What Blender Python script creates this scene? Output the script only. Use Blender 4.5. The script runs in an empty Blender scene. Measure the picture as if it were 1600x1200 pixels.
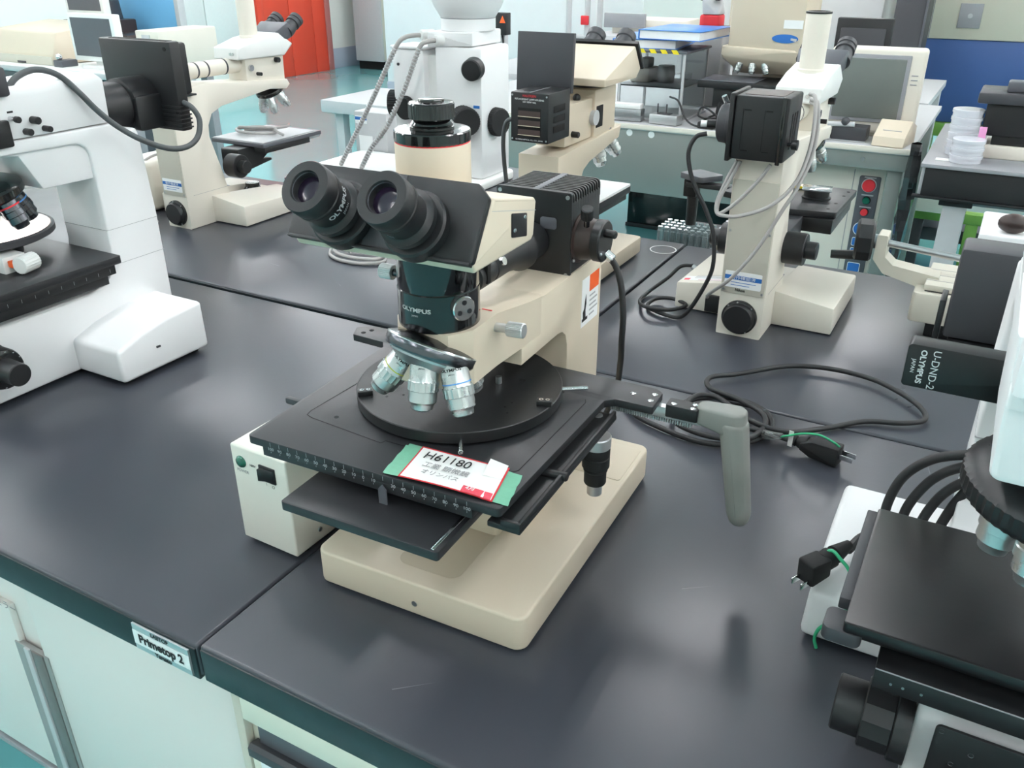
# Laboratory bench with optical microscopes: everything is built here from mesh code.
import bpy, bmesh, math, random
from math import pi, sin, cos, radians as R
from mathutils import Matrix, Vector
random.seed(5)
SC = bpy.context.scene
COL = SC.collection
V = Vector

# ---------------------------------------------------------------- materials
def lin(c):
    c = c / 255.0
    return c / 12.92 if c <= 0.04045 else ((c + 0.055) / 1.055) ** 2.4

MATS = {}
def mat(name, rgb, rough=0.5, metal=0.0, var=0.06, scale=40.0, bump=0.0, spec=0.5, emit=None, coat=0.0,
        alpha=1.0, trans=0.0, rvar=0.08, ior=1.45):
    m = bpy.data.materials.new(name); m.use_nodes = True
    nt = m.node_tree; n = nt.nodes; l = nt.links
    b = n['Principled BSDF']
    col = tuple(lin(v) for v in rgb)
    tc = n.new('ShaderNodeTexCoord')
    no = n.new('ShaderNodeTexNoise'); no.inputs['Scale'].default_value = scale; no.inputs['Detail'].default_value = 5
    l.new(tc.outputs['Object'], no.inputs['Vector'])
    mx = n.new('ShaderNodeMix'); mx.data_type = 'RGBA'
    mx.inputs[6].default_value = tuple(min(1, v * (1 - var)) for v in col) + (1,)
    mx.inputs[7].default_value = tuple(min(1, v * (1 + var)) for v in col) + (1,)
    l.new(no.outputs['Fac'], mx.inputs[0]); l.new(mx.outputs[2], b.inputs['Base Color'])
    mr = n.new('ShaderNodeMapRange')
    mr.inputs['To Min'].default_value = max(0.02, rough - rvar); mr.inputs['To Max'].default_value = min(1, rough + rvar)
    l.new(no.outputs['Fac'], mr.inputs['Value']); l.new(mr.outputs['Result'], b.inputs['Roughness'])
    b.inputs['Metallic'].default_value = metal
    b.inputs['Specular IOR Level'].default_value = spec
    b.inputs['IOR'].default_value = ior
    b.inputs['Coat Weight'].default_value = coat
    b.inputs['Transmission Weight'].default_value = trans
    b.inputs['Alpha'].default_value = alpha
    if bump:
        bp = n.new('ShaderNodeBump'); bp.inputs['Strength'].default_value = bump; bp.inputs['Distance'].default_value = 0.0006
        n2 = n.new('ShaderNodeTexNoise'); n2.inputs['Scale'].default_value = scale * 22
        l.new(tc.outputs['Object'], n2.inputs['Vector'])
        l.new(n2.outputs['Fac'], bp.inputs['Height']); l.new(bp.outputs['Normal'], b.inputs['Normal'])
    if emit:
        b.inputs['Emission Color'].default_value = tuple(lin(v) for v in emit[:3]) + (1,)
        b.inputs['Emission Strength'].default_value = emit[3]
    MATS[name] = m
    return m

# ---------------------------------------------------------------- geometry builder
class G:
    """collects shapes into one mesh"""
    def __init__(s, M=None):
        s.bm = bmesh.new(); s.M = M or Matrix()
    def _merge(s, b, M=None):
        bmesh.ops.transform(b, matrix=s.M @ (M or Matrix()), verts=b.verts)
        me = bpy.data.meshes.new('tmp'); b.to_mesh(me); b.free()
        s.bm.from_mesh(me); bpy.data.meshes.remove(me)
        return s
    def box(s, x0, x1, y0, y1, z0, z1, bev=0.0, seg=2, M=None):
        b = bmesh.new(); bmesh.ops.create_cube(b, size=1)
        bmesh.ops.transform(b, matrix=Matrix.Translation(((x0+x1)/2, (y0+y1)/2, (z0+z1)/2)) @ Matrix.Diagonal((x1-x0, y1-y0, z1-z0, 1)), verts=b.verts)
        if bev: bmesh.ops.bevel(b, geom=b.edges[:], offset=bev, segments=seg, affect='EDGES', profile=0.5)
        return s._merge(b, M)
    def prism(s, pts, a0, a1, axis='z', bev=0.0, seg=2, allbev=False, M=None):
        b = bmesh.new()
        def P(p, h):
            return (p[0], p[1], h) if axis == 'z' else (h, p[0], p[1]) if axis == 'x' else (p[0], h, p[1])
        v0 = [b.verts.new(P(p, a0)) for p in pts]; v1 = [b.verts.new(P(p, a1)) for p in pts]
        n = len(pts)
        b.faces.new(v0); b.faces.new(v1[::-1])
        for i in range(n): b.faces.new((v0[i], v1[i], v1[(i+1) % n], v0[(i+1) % n]))
        bmesh.ops.recalc_face_normals(b, faces=b.faces)
        if bev:
            if allbev: es = [e for e in b.edges if e.calc_face_angle(0) > 0.35]
            else:
                ring = set(v0), set(v1)
                es = [e for e in b.edges if any(all(v in r for v in e.verts) for r in ring)]
            bmesh.ops.bevel(b, geom=es, offset=bev, segments=seg, affect='EDGES', profile=0.5)
        return s._merge(b, M)
    def hull(s, pts, bev=0.0, seg=2, M=None):
        b = bmesh.new()
        for p in pts: b.verts.new(p)
        bmesh.ops.convex_hull(b, input=b.verts)
        bmesh.ops.dissolve_limit(b, angle_limit=0.02, verts=b.verts, edges=b.edges)
        bmesh.ops.recalc_face_normals(b, faces=b.faces)
        if bev: bmesh.ops.bevel(b, geom=[e for e in b.edges if e.calc_face_angle(0) > 0.2], offset=bev, segments=seg, affect='EDGES', profile=0.5)
        return s._merge(b, M)
    def lathe(s, o, axis, prof, n=32, M=None, knurl=0, kd=0.0):
        """prof: list of (radius, distance along axis); knurl cuts small teeth round the rim"""
        b = bmesh.new(); ax = V(axis).normalized()
        q = ax.to_track_quat('Z', 'Y'); rings = []
        if knurl: n = knurl * 2
        for r, t in prof:
            if r <= 1e-6: rings.append([b.verts.new((0, 0, t))])
            else:
                rings.append([b.verts.new(((r - (kd if knurl and i % 2 else 0)) * cos(2*pi*i/n), (r - (kd if knurl and i % 2 else 0)) * sin(2*pi*i/n), t)) for i in range(n)])
        for a, c in zip(rings, rings[1:]):
            for i in range(n):
                j = (i+1) % n
                if len(a) == 1 and len(c) == 1: break
                if len(a) == 1: b.faces.new((a[0], c[j], c[i]))
                elif len(c) == 1: b.faces.new((a[i], a[j], c[0]))
                else: b.faces.new((a[i], a[j], c[j], c[i]))
        if prof[0] != prof[-1]:
            for r in (rings[0], rings[-1]):
                if len(r) > 1: b.faces.new(r)
        else: bmesh.ops.remove_doubles(b, verts=b.verts, dist=1e-7)
        bmesh.ops.recalc_face_normals(b, faces=b.faces)
        return s._merge(b, (M or Matrix()) @ Matrix.Translation(o) @ q.to_matrix().to_4x4())
    def cyl(s, p0, p1, r, r1=None, n=28, bev=0.0, M=None, knurl=0, kd=0.0):
        d = V(p1) - V(p0); L = d.length; r1 = r if r1 is None else r1
        if bev: pr = [(r-bev, 0), (r, bev), (r1, L-bev), (r1-bev, L)]
        else: pr = [(r, 0), (r1, L)]
        return s.lathe(p0, d, pr, n, M, knurl, kd)
    def ball(s, c, r, n=20, sc=(1, 1, 1), M=None):
        b = bmesh.new(); bmesh.ops.create_uvsphere(b, u_segments=n, v_segments=n//2+2, radius=r)
        return s._merge(b, (M or Matrix()) @ Matrix.Translation(c) @ Matrix.Diagonal((*sc, 1)))
    def tube(s, pts, r, n=10, sub=8, closed=False, M=None, smooth=True):
        P = [V(p) for p in pts]
        if smooth and len(P) > 2:
            Q = []; N = len(P)
            for i in range(N if closed else N-1):
                p0 = P[(i-1) % N] if closed or i > 0 else P[0]*2-P[1]
                p1 = P[i]; p2 = P[(i+1) % N]
                p3 = P[(i+2) % N] if closed or i+2 < N else P[-1]*2-P[-2]
                for k in range(sub):
                    t = k/sub
                    Q.append(0.5*((2*p1)+(p2-p0)*t+(2*p0-5*p1+4*p2-p3)*t*t+(3*p1-p0-3*p2+p3)*t**3))
            if not closed: Q.append(P[-1])
            P = Q
        b = bmesh.new(); rings = []; N = len(P); up = None
        for i in range(N):
            t = (P[(i+1) % N]-P[i-1]) if closed else (P[min(i+1, N-1)]-P[max(i-1, 0)])
            t.normalize()
            if up is None:
                up = t.orthogonal().normalized()
            up = (up - t*up.dot(t)).normalized(); w = t.cross(up)
            rr = r(i/(N-1)) if callable(r) else r
            rings.append([b.verts.new(P[i] + up*rr*cos(2*pi*k/n) + w*rr*sin(2*pi*k/n)) for k in range(n)])
        for i in range(N if closed else N-1):
            a, c = rings[i], rings[(i+1) % N]
            for k in range(n): b.faces.new((a[k], a[(k+1) % n], c[(k+1) % n], c[k]))
        if not closed: b.faces.new(rings[0]); b.faces.new(rings[-1])
        bmesh.ops.recalc_face_normals(b, faces=b.faces)
        return s._merge(b, M)
    def sheet(s, grid, th=0.0003, M=None):
        """grid of 3D points -> thin solid sheet"""
        b = bmesh.new(); g = [[b.verts.new(p) for p in row] for row in grid]
        for i in range(len(g)-1):
            for j in range(len(g[0])-1): b.faces.new((g[i][j], g[i][j+1], g[i+1][j+1], g[i+1][j]))
        bmesh.ops.recalc_face_normals(b, faces=b.faces)
        bmesh.ops.solidify(b, geom=b.faces[:], thickness=th)
        return s._merge(b, M)
    def poly(s, pts, M=None):
        b = bmesh.new(); b.faces.new([b.verts.new(p) for p in pts]); return s._merge(b, M)

def rrect(x0, x1, y0, y1, r, n=6):
    out = []
    for cx, cy, a in ((x1-r, y0+r, -90), (x1-r, y1-r, 0), (x0+r, y1-r, 90), (x0+r, y0+r, 180)):
        for k in range(n+1):
            t = R(a + 90*k/n); out.append((cx + r*cos(t), cy + r*sin(t)))
    return out
def rpoly(pts, r, n=5):
    """round the corners of a polygon; r one number or one per corner"""
    out = []; N = len(pts)
    for i in range(N):
        p = V(pts[i]); a = (V(pts[i-1])-p); c = (V(pts[(i+1) % N])-p)
        rr = r[i] if isinstance(r, (list, tuple)) else r
        if rr <= 0: out.append(tuple(p)); continue
        a.normalize(); c.normalize(); ang = a.angle(c)
        d = rr / math.tan(ang/2); s0 = p+a*d; s1 = p+c*d
        for k in range(n+1):
            t = k/n; out.append(tuple((1-t)**2*s0 + 2*t*(1-t)*p + t*t*s1))
    return out

def obj(name, g, m, parent=None, label=None, sharp=32, kind=None):
    me = bpy.data.meshes.new(name)
    g.bm.to_mesh(me); g.bm.free()
    me.materials.append(MATS[m] if isinstance(m, str) else m)
    me.polygons.foreach_set('use_smooth', [True]*len(me.polygons))
    me.set_sharp_from_angle(angle=R(sharp))
    o = bpy.data.objects.new(name, me); COL.objects.link(o)
    if parent: o.parent = parent
    if label: o['label'] = label
    if kind: o['kind'] = kind
    return o
def thing(name, label, cat, loc=(0, 0, 0), rz=0.0, group=None):
    o = bpy.data.objects.new(name, None); COL.objects.link(o)
    o.empty_display_size = 0.05; o.location = loc; o.rotation_euler = (0, 0, R(rz))
    o['label'] = label; o['category'] = cat
    if group: o['group'] = group
    return o
def tag(o, label, cat, group=None, kind=None):
    o['label'] = label; o['category'] = cat
    if group: o['group'] = group
    if kind: o['kind'] = kind
    return o
def struct(name, g, m, label=None):
    o = obj(name, g, m); o['kind'] = 'structure'
    if label: o['label'] = label
    return o
def dup(root, loc, rz=None, label=None, group=None):
    r = root.copy(); COL.objects.link(r); r.location = loc
    if rz is not None: r.rotation_euler = (0, 0, R(rz))
    if label: r['label'] = label
    if group: r['group'] = group
    for ch in list(root.children):
        c = ch.copy(); COL.objects.link(c); c.parent = r
        for g in list(ch.children):
            d = g.copy(); COL.objects.link(d); d.parent = c
    return r
def basis(o, right, up):
    r = V(right).normalized(); u = V(up); u = (u - r*u.dot(r)).normalized(); n = r.cross(u)
    M = Matrix.Identity(4)
    for i in range(3): M[i][0] = r[i]; M[i][1] = u[i]; M[i][2] = n[i]; M[i][3] = o[i]
    return M
def text(s, size, o, right, up, m, parent, name='lettering', align='CENTER', lift=0.0003, bold=0.0, sx=1.0, wrap=None):
    cu = bpy.data.curves.new('txt', 'FONT'); cu.body = s; cu.size = size; cu.align_x = align; cu.align_y = 'CENTER'
    cu.offset = bold; cu.extrude = 0.00008; cu.resolution_u = 4
    t = bpy.data.objects.new('txt', cu); COL.objects.link(t)
    me = bpy.data.meshes.new_from_object(t.evaluated_get(bpy.context.evaluated_depsgraph_get()))
    bpy.data.objects.remove(t); bpy.data.curves.remove(cu)
    M = basis(o, right, up)
    off = M.to_3x3() @ V((0, 0, lift)); M.translation += off
    me.transform(M @ Matrix.Diagonal((sx, 1, 1, 1)))
    if wrap: 
        for v in me.vertices: v.co = wrap(v.co)
    me.materials.clear(); me.materials.append(MATS[m])
    ob = bpy.data.objects.new(name, me); COL.objects.link(ob); ob.parent = parent
    return ob

# paint, metal, plastic
mat('cream', (208, 196, 176), 0.42, var=0.03, scale=15, bump=0.04)
mat('cream_dark', (188, 176, 154), 0.5, var=0.03)
mat('nikon', (222, 217, 205), 0.45, var=0.03, scale=12, bump=0.04)
mat('nikon_panel', (196, 193, 180), 0.5, var=0.03)
mat('ps_white', (226, 224, 214), 0.45, var=0.02, bump=0.03)
mat('white', (236, 237, 238), 0.38, var=0.02, scale=12)
mat('white_plastic', (232, 234, 232), 0.45, var=0.03)
mat('paper', (246, 246, 244), 0.8, var=0.02)
mat('black', (26, 27, 29), 0.42, var=0.15, bump=0.05)
mat('black_crackle', (24, 25, 27), 0.6, var=0.2, scale=120, bump=0.35)
mat('black_gloss', (12, 13, 15), 0.12, var=0.1, coat=0.5)
mat('black_rubber', (22, 23, 25), 0.7, var=0.2)
mat('black_stage', (36, 37, 40), 0.4, var=0.12, scale=25, bump=0.06)
mat('black_disc', (24, 25, 27), 0.45, var=0.12, scale=25, bump=0.06)
mat('dark_hole', (5, 5, 6), 0.8)
mat('brown_dark', (52, 40, 37), 0.4, var=0.2)
mat('chrome', (215, 216, 218), 0.16, 1.0, var=0.05)
mat('steel', (180, 182, 184), 0.34, 1.0, var=0.1, scale=60)
mat('alu', (200, 201, 202), 0.42, 0.85, var=0.06, scale=80)
mat('dark_metal', (95, 97, 102), 0.22, 1.0, var=0.1)
mat('obj_silver', (198, 202, 202), 0.28, 0.9, var=0.05)
mat('grey_grip', (126, 129, 125), 0.6, var=0.06, bump=0.1)
mat('dark_grey', (58, 59, 63), 0.5, var=0.08)
mat('slate', (84, 86, 92), 0.42, var=0.08)
mat('mid_grey', (140, 142, 146), 0.45, var=0.06)
mat('light_grey', (186, 188, 190), 0.5, var=0.05)
mat('cable', (34, 35, 37), 0.55, var=0.15)
mat('cable_grey', (164, 162, 160), 0.5, var=0.06)
mat('rubber_grey', (72, 76, 78), 0.55, var=0.08)
mat('ink', (30, 31, 33), 0.7)
mat('ink_faint', (150, 150, 152), 0.8)
mat('ink_white', (225, 227, 228), 0.6)
mat('ink_grey', (165, 168, 170), 0.6)
mat('red', (206, 42, 52), 0.55, var=0.1)
mat('red_stamp', (216, 76, 92), 0.7, var=0.25, scale=300)
mat('orange', (232, 92, 32), 0.5)
mat('blue_label', (40, 104, 178), 0.5)
mat('label_white', (238, 240, 240), 0.5, var=0.02)
mat('green_lamp', (6, 92, 72), 0.12, var=0.1, coat=0.8)
mat('green_tape', (112, 176, 148), 0.55, var=0.14, scale=200, bump=0.3)
mat('green_wire', (52, 168, 120), 0.45)
mat('yellow', (236, 212, 40), 0.5)
mat('yellow_line', (196, 200, 60), 0.4)
mat('blue_line', (80, 140, 205), 0.4)
mat('clear', (240, 244, 244), 0.08, trans=0.9, var=0.02)
mat('glass', (236, 242, 242), 0.03, trans=1.0, var=0.0, rvar=0.0)
mat('lens', (30, 20, 40), 0.25, coat=0.25, var=0.4, scale=60)
mat('lens_clear', (150, 156, 160), 0.06, coat=1.0)
# ---------------------------------------------------------------- room (z=0 is the bench top, the floor lies 0.8 m below)
FZ = -0.8; CZ = 1.95
mat('floor_paint', (122, 192, 196), 0.12, var=0.06, scale=1.2, coat=0.3)
mat('wall_paint', (238, 238, 232), 0.6, var=0.015, scale=2)
mat('wall_band', (168, 174, 188), 0.5, var=0.03, scale=2)
mat('ceiling_panel', (232, 232, 230), 0.8, var=0.02)
mat('lamp_tube', (250, 252, 255), 0.5, emit=(253, 250, 252, 24.0))
mat('lamp_case', (235, 236, 236), 0.5)
mat('door_red', (222, 74, 52), 0.42, var=0.03, scale=3)
mat('door_mauve', (176, 108, 104), 0.5)
X0, X1, Y0, Y1 = -7.7, 3.6, -3.2, 9.9
struct('floor', G().box(X0, X1, Y0, Y1, FZ-0.1, FZ), 'floor_paint')
struct('ceiling', G().box(X0, X1, Y0, Y1, CZ, CZ+0.1), 'ceiling_panel')
struct('wall_left', G().box(X0-0.12, X0, Y0, Y1, FZ, CZ), 'wall_paint')
struct('wall_back', G().box(X0, X1, Y1, Y1+0.12, FZ, CZ), 'wall_paint')
struct('wall_right', G().box(X1, X1+0.12, Y0, Y1, FZ, CZ), 'wall_paint')
struct('wall_front', G().box(X0, X1, Y0-0.12, Y0, FZ, CZ), 'wall_paint')
struct('baseboard_left', G().box(X0, X0+0.012, 9.1, Y1, FZ, FZ+0.24, 0.003), 'wall_band')
struct('baseboard_back', G().box(X0, X1, Y1-0.012, Y1, FZ, FZ+0.3, 0.003), 'wall_band')
# big red shutter door in the left wall
g = G()
for a, b in ((7.93, 8.36), (8.365, 8.77), (8.775, 9.0)): g.box(X0, X0+0.05, a, b, FZ, 1.5, 0.006)
d = obj('door_1', g, 'door_red'); d['kind'] = 'structure'; d['label'] = 'red folding door in the far wall'
obj('door_frame', G().box(X0, X0+0.06, 9.0, 9.09, FZ, 1.5, 0.004), 'door_mauve', d)
obj('door_frame', G().box(X0, X0+0.07, 7.83, 7.93, FZ, 1.5, 0.004), 'door_red', d)
# white wall panels left of the door
g = G()
for a, b in ((6.5, 7.1), (7.11, 7.8)): g.box(X0, X0+0.03, a, b, FZ+0.3, 1.6, 0.004)
struct('trim_1', g, 'white_plastic')
# ceiling lamps, rows of twin fluorescent tubes
lamps = []
def ceiling_lamp(x, y, i):
    t = thing('ceiling_light', 'white twin tube fluorescent batten on the ceiling', 'ceiling light', (x, y, CZ), 0, 'fluorescent battens on the ceiling')
    obj('housing', G().box(-0.13, 0.13, -0.62, 0.62, -0.05, 0, 0.006), 'lamp_case', t)
    for sx in (-0.07, 0.07):
        obj('lamp_tube', G().cyl((sx, -0.59, -0.068), (sx, 0.59, -0.068), 0.016, n=12), 'lamp_tube', t)
    return t
proto = None
for iy, y in enumerate((-1.3, 0.55, 2.3, 4.1, 6.0, 7.9)):
    for ix, x in enumerate((-6.3, -4.5, -2.7, -0.9, 0.9, 2.6)):
        if proto is None: proto = ceiling_lamp(x, y, 0)
        else: dup(proto, (x, y, CZ))
# ---------------------------------------------------------------- the island bench
mat('bench_top', (57, 60, 67), 0.30, var=0.1, scale=7, bump=0.06, rvar=0.06, spec=0.55)
mat('pull_metal', (150, 148, 146), 0.4, 0.3)
mat('pull_dark', (112, 106, 104), 0.4, 0.3)
mat('scratch', (112, 114, 120), 0.6)
mat('bench_edge', (17, 27, 31), 0.4, var=0.06)
mat('cab_white', (222, 219, 214), 0.45, var=0.02, scale=4)
mat('cab_cream', (222, 220, 204), 0.5, var=0.02, scale=4)
def scratches(g, seed, x0, x1, y0, y1, n):
    rr = random.Random(seed)
    for _ in range(n):
        x, y, a, L = rr.uniform(x0, x1), rr.uniform(y0, y1), rr.uniform(0, pi), rr.uniform(0.006, 0.05)
        w = rr.uniform(0.0002, 0.0006); dx, dy = cos(a), sin(a)
        g.poly([(x-dy*w, y+dx*w, 0.0002), (x+dx*L, y+dy*L, 0.0002), (x+dy*w, y-dx*w, 0.0002)])
def bench_top(x0, x1, y0, y1, lab, front, zoff=0.0, seed=1, scr=25):
    t = thing('worktop', lab, 'worktop', (0, 0, zoff))
    obj('slab', G().box(x0, x1, y0, y1, -0.04, 0, 0.004, 3), 'bench_top', t)
    if front: obj('edge_strip', G().box(x0+0.002, x1-0.002, front-0.0015, front+0.012, -0.041, -0.0035, 0.0012), 'bench_edge', t, 'dark teal front edge')
    g = G(); scratches(g, seed, x0, x1, y0, y1, scr)
    obj('scratch_marks', g, 'scratch', t, kind='stuff')
    return t
SX = -0.542
fl = bench_top(-2.6, SX-0.001, 0.382, 1.07, 'slate black bench top on the left, with a silver maker plate on its edge', 0.382, -0.0015, 3, 16)
bench_top(SX+0.001, 1.3, 0.383, 1.085, 'slate black bench top under the large cream microscope', 0.383, 0, 4, 14)
bench_top(-2.6, SX-0.006, 1.078, 1.752, 'slate black bench top behind the left one, marked with a white ring', 1.078, 0.002, 5, 14)
bench_top(SX-0.002, 1.3, 1.0895, 1.752, 'slate black bench top at the far right under the label-bearing microscope', None, 0, 6, 12)
# chalk ring on the rear top
g = G(); g.lathe((-0.575, 1.69, 0.0022), (0, 0, 1), [(0.026, 0), (0.028, 0), (0.028, 0.0003), (0.026, 0.0003), (0.026, 0)], 40)
o = obj('chalk_ring', g, 'label_white'); tag(o, 'faint white ring drawn on the rear bench top corner', 'mark')
# maker plate
pl = obj('maker_plate', G().box(-0.628, -0.552, 0.3785, 0.3805, -0.0375, -0.006), 'alu', fl, 'silver maker plate')
obj('plate_band', G().box(-0.628, -0.552, 0.3780, 0.3786, -0.0305, -0.0135), 'label_white', pl)
text('Primetop 2', 0.0145, (-0.590, 0.3778, -0.0215), (1, 0, 0), (0, 0, 1), 'ink', pl, bold=0.0005, sx=0.92)
text('LABTOP', 0.0065, (-0.590, 0.3783, -0.0098), (1, 0, 0), (0, 0, 1), 'ink', pl, bold=0.0002)
text('Yamato', 0.007, (-0.590, 0.3783, -0.0342), (1, 0, 0), (0, 0, 1), 'ink', pl, bold=0.0002)
# cabinet under the left top
c = thing('bench_cabinet', 'pale green-white bench cabinet with a long metal pull, under the left top', 'cabinet', (0, 0, 0))
obj('carcass', G().box(-2.55, -0.516, 0.400, 1.06, -0.385, -0.0425, 0.002), 'cab_white', c)
obj('door', G().box(-2.55, -0.8795, 0.392, 0.400, -0.376, -0.105, 0.0015), 'cab_white', c)
obj('door', G().box(-0.8345, -0.5185, 0.392, 0.400, -0.385, -0.044, 0.0015), 'cab_white', c)
h = obj('pull_handle', G().box(-0.888, -0.826, 0.3905, 0.397, -0.385, -0.158, 0.0015), 'pull_metal', c)
obj('groove', G().box(-0.868, -0.858, 0.388, 0.3925, -0.385, -0.1585, 0.001), 'light_grey', h)
obj('groove', G().box(-0.855, -0.834, 0.389, 0.3925, -0.385, -0.1585, 0.001), 'pull_dark', h)
obj('bottom_rail', G().box(-2.55, -0.52, 0.391, 0.402, -0.395, -0.3855, 0.001), 'mid_grey', c)
text('ミラー', 0.013, (-0.882, 0.3918, -0.104), (1, 0, 0), (0, 0, 1), 'ink_faint', c)
for x in (-2.5, -1.1, -0.56): obj('leg', G().box(x, x+0.04, 0.55, 0.59, FZ, -0.385, 0.003), 'mid_grey', c)
# drawer unit under the right top
u = thing('drawer_unit', 'cream drawer unit with dark grip slots under the right bench top', 'drawer unit', (0, 0, 0))
obj('carcass', G().box(-0.514, 1.28, 0.396, 1.07, FZ+0.02, -0.0425, 0.002), 'cab_cream', u)
obj('side_panel', G().box(-0.5145, -0.503, 0.386, 0.396, FZ+0.02, -0.044, 0.002), 'nikon_panel', u)
obj('top_rail', G().box(-0.502, 1.28, 0.385, 0.396, -0.074, -0.044, 0.001), 'cab_cream', u)
for i, z in enumerate((-0.106, -0.30, -0.49)):
    x1 = 0.1
    f = obj('drawer', G().box(-0.4985, x1, 0.385, 0.396, z-0.165, z-0.012, 0.0015), 'cab_cream', u)
    obj('grip_recess', G().box(-0.492, x1, 0.392, 0.3965, z-0.001, z+0.031), 'slate', f)
    obj('grip_lip', G().prism(rpoly([(0.382, z-0.013), (0.396, z-0.013), (0.396, z-0.002), (0.386, z+0.0015), (0.382, z-0.002)], 0.001), -0.499, x1, 'x'), 'dark_grey', f)
    if i == 0:
        k = obj('paper_label', G().box(-0.487, -0.41, 0.3842, 0.3851, z-0.034, z-0.014), 'label_white', f)
        text('備品管理 10', 0.0075, (-0.452, 0.3841, z-0.0225), (1, 0, 0), (0, 0, 1), 'ink', k, sx=1.0)
# plinth-like frame carrying the rear half
g = G().box(-2.5, 1.25, 1.1, 1.68, FZ, -0.0425, 0.003)
o = obj('bench_cabinet', g, 'mid_grey'); tag(o, 'grey under-bench cabinet block below the rear bench tops', 'cabinet')
# ---------------------------------------------------------------- the large cream metallurgical microscope in the middle
ms = thing('microscope', 'large cream and black microscope in the middle, with wide flat stage and twin eyepieces', 'microscope', (-0.38925, 0.51045, 0), 2.0)
# base
base = obj('base', G().prism(rrect(-0.1145, 0.1145, 0.0, 0.338, 0.012), 0.003, 0.0405, 'z', 0.0028, 3), 'cream', ms)
for x in (-0.09, 0.09):
    for y in (0.03, 0.3): obj('rubber_foot', G().cyl((x, y, 0), (x, y, 0.0035), 0.011), 'black_rubber', base)
obj('cover_plate', G().prism(rrect(-0.034, 0.034, 0.021, 0.12, 0.012), 0.040, 0.0408), 'cream_dark', base)
obj('cover_plate', G().prism(rrect(0.04, 0.109, 0.2505, 0.325, 0.004), 0.040, 0.0412, 'z', 0.0003), 'cream', base)
obj('screw', G().cyl((0, 0.0015, 0.0165), (0, -0.0006, 0.0165), 0.003), 'steel', base)
obj('stage_block', G().prism(rrect(-0.05, 0.036, 0.099, 0.22, 0.006), 0.0395, 0.136, 'z', 0.001), 'cream', ms)
obj('stage_block_rib', G().prism(rrect(0.0375, 0.052, 0.118, 0.20, 0.004), 0.0395, 0.136, 'z', 0.001), 'cream', ms)
# stand: column, arm and flared nose
HA = 0.0425
prof = [(0.1395, 0.2155), (0.222, 0.2155), (0.234, 0.2135), (0.2425, 0.207), (0.247, 0.195), (0.248, 0.18), (0.248, 0.0395), (0.338, 0.0395), (0.338, 0.250), (0.334, 0.261), (0.325, 0.2685), (0.312, 0.2705), (0.1805, 0.2695), (0.1805, 0.2325), (0.1395, 0.2325)]
g = G().prism(prof, -HA, HA, 'x', 0.001)
nose = [(-0.0424, 0.19), (-0.0424, 0.150), (-0.037, 0.108), (-0.037, 0.055), (-0.022, 0.033), (0.026, 0.035), (0.0388, 0.055), (0.0388, 0.098), (0.0424, 0.150), (0.0424, 0.19)]
top = lambda y: 0.283 if y < 0.11 else 0.283 - 0.0135*min(1, (y-0.11)/0.07)
b_ = bmesh.new()
lo = [b_.verts.new((x, y, 0.2326)) for x, y in nose]; hi = [b_.verts.new((x, y, top(y))) for x, y in nose]
b_.faces.new(lo)
for i in range(len(nose)): b_.faces.new((lo[i], hi[i], hi[(i+1) % len(nose)], lo[(i+1) % len(nose)]))
N_ = len(nose)
for i in range(N_//2 - 1): b_.faces.new((hi[i], hi[i+1], hi[N_-2-i], hi[N_-1-i]))
bmesh.ops.recalc_face_normals(b_, faces=b_.faces)
g._merge(b_)
arm = obj('stand', g, 'cream', ms)
plq = obj('name_plate', G().box(-0.020, 0.0165, 0.1382, 0.1396, 0.2160, 0.2322, 0.0002), 'alu', arm)
text('BHMJL', 0.0075, (-0.003, 0.1382, 0.2280), (1, 0, 0), (0, 0, 1), 'ink', plq)
text('OLYMPUS', 0.0048, (-0.003, 0.1382, 0.2222), (1, 0, 0), (0, 0, 1), 'ink', plq, bold=0.0001, sx=1.25)
text('JAPAN', 0.0022, (-0.003, 0.1382, 0.2182), (1, 0, 0), (0, 0, 1), 'ink', plq)
obj('red_mark', G().box(0.022, 0.032, 0.100, 0.1015, 0.2828, 0.2833), 'red', arm)
# warning sticker on the right of the column
st = obj('warning_label', G().box(HA-0.0001, HA+0.0003, 0.283, 0.330, 0.199, 0.254), 'label_white', arm)
obj('orange_patch', G().box(HA+0.0002, HA+0.0005, 0.304, 0.330, 0.235, 0.254), 'orange', st)
g = G().prism([(0.288, 0.208), (0.295, 0.208), (0.294, 0.217), (0.296, 0.224), (0.295, 0.235), (0.292, 0.228), (0.2905, 0.220), (0.287, 0.216)], HA+0.0002, HA+0.0005, 'x')
obj('pictogram', g, 'ink', st)
obj('pictogram_hand', G().prism([(0.285, 0.205), (0.300, 0.205), (0.300, 0.2085), (0.285, 0.2085)], HA+0.0002, HA+0.0005, 'x'), 'ink', st)
for i, w_ in enumerate((0.016, 0.022, 0.019, 0.023, 0.014)):
    obj('print_line', G().box(HA+0.0002, HA+0.0004, 0.305, 0.305+w_, 0.2285-i*0.0055, 0.2305-i*0.0055), 'ink_grey', st)
# locking screw on the arm
g = G().cyl((0.032, 0.0955, 0.2705), (0.052, 0.0955, 0.2715), 0.0042, bev=0.0006)
lk = obj('locking_screw', g, 'alu', ms)
obj('knurled_head', G().cyl((0.0505, 0.0955, 0.2714), (0.0665, 0.0955, 0.2722), 0.0068, bev=0.0008, knurl=30, kd=0.0004), 'alu', lk)
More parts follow.
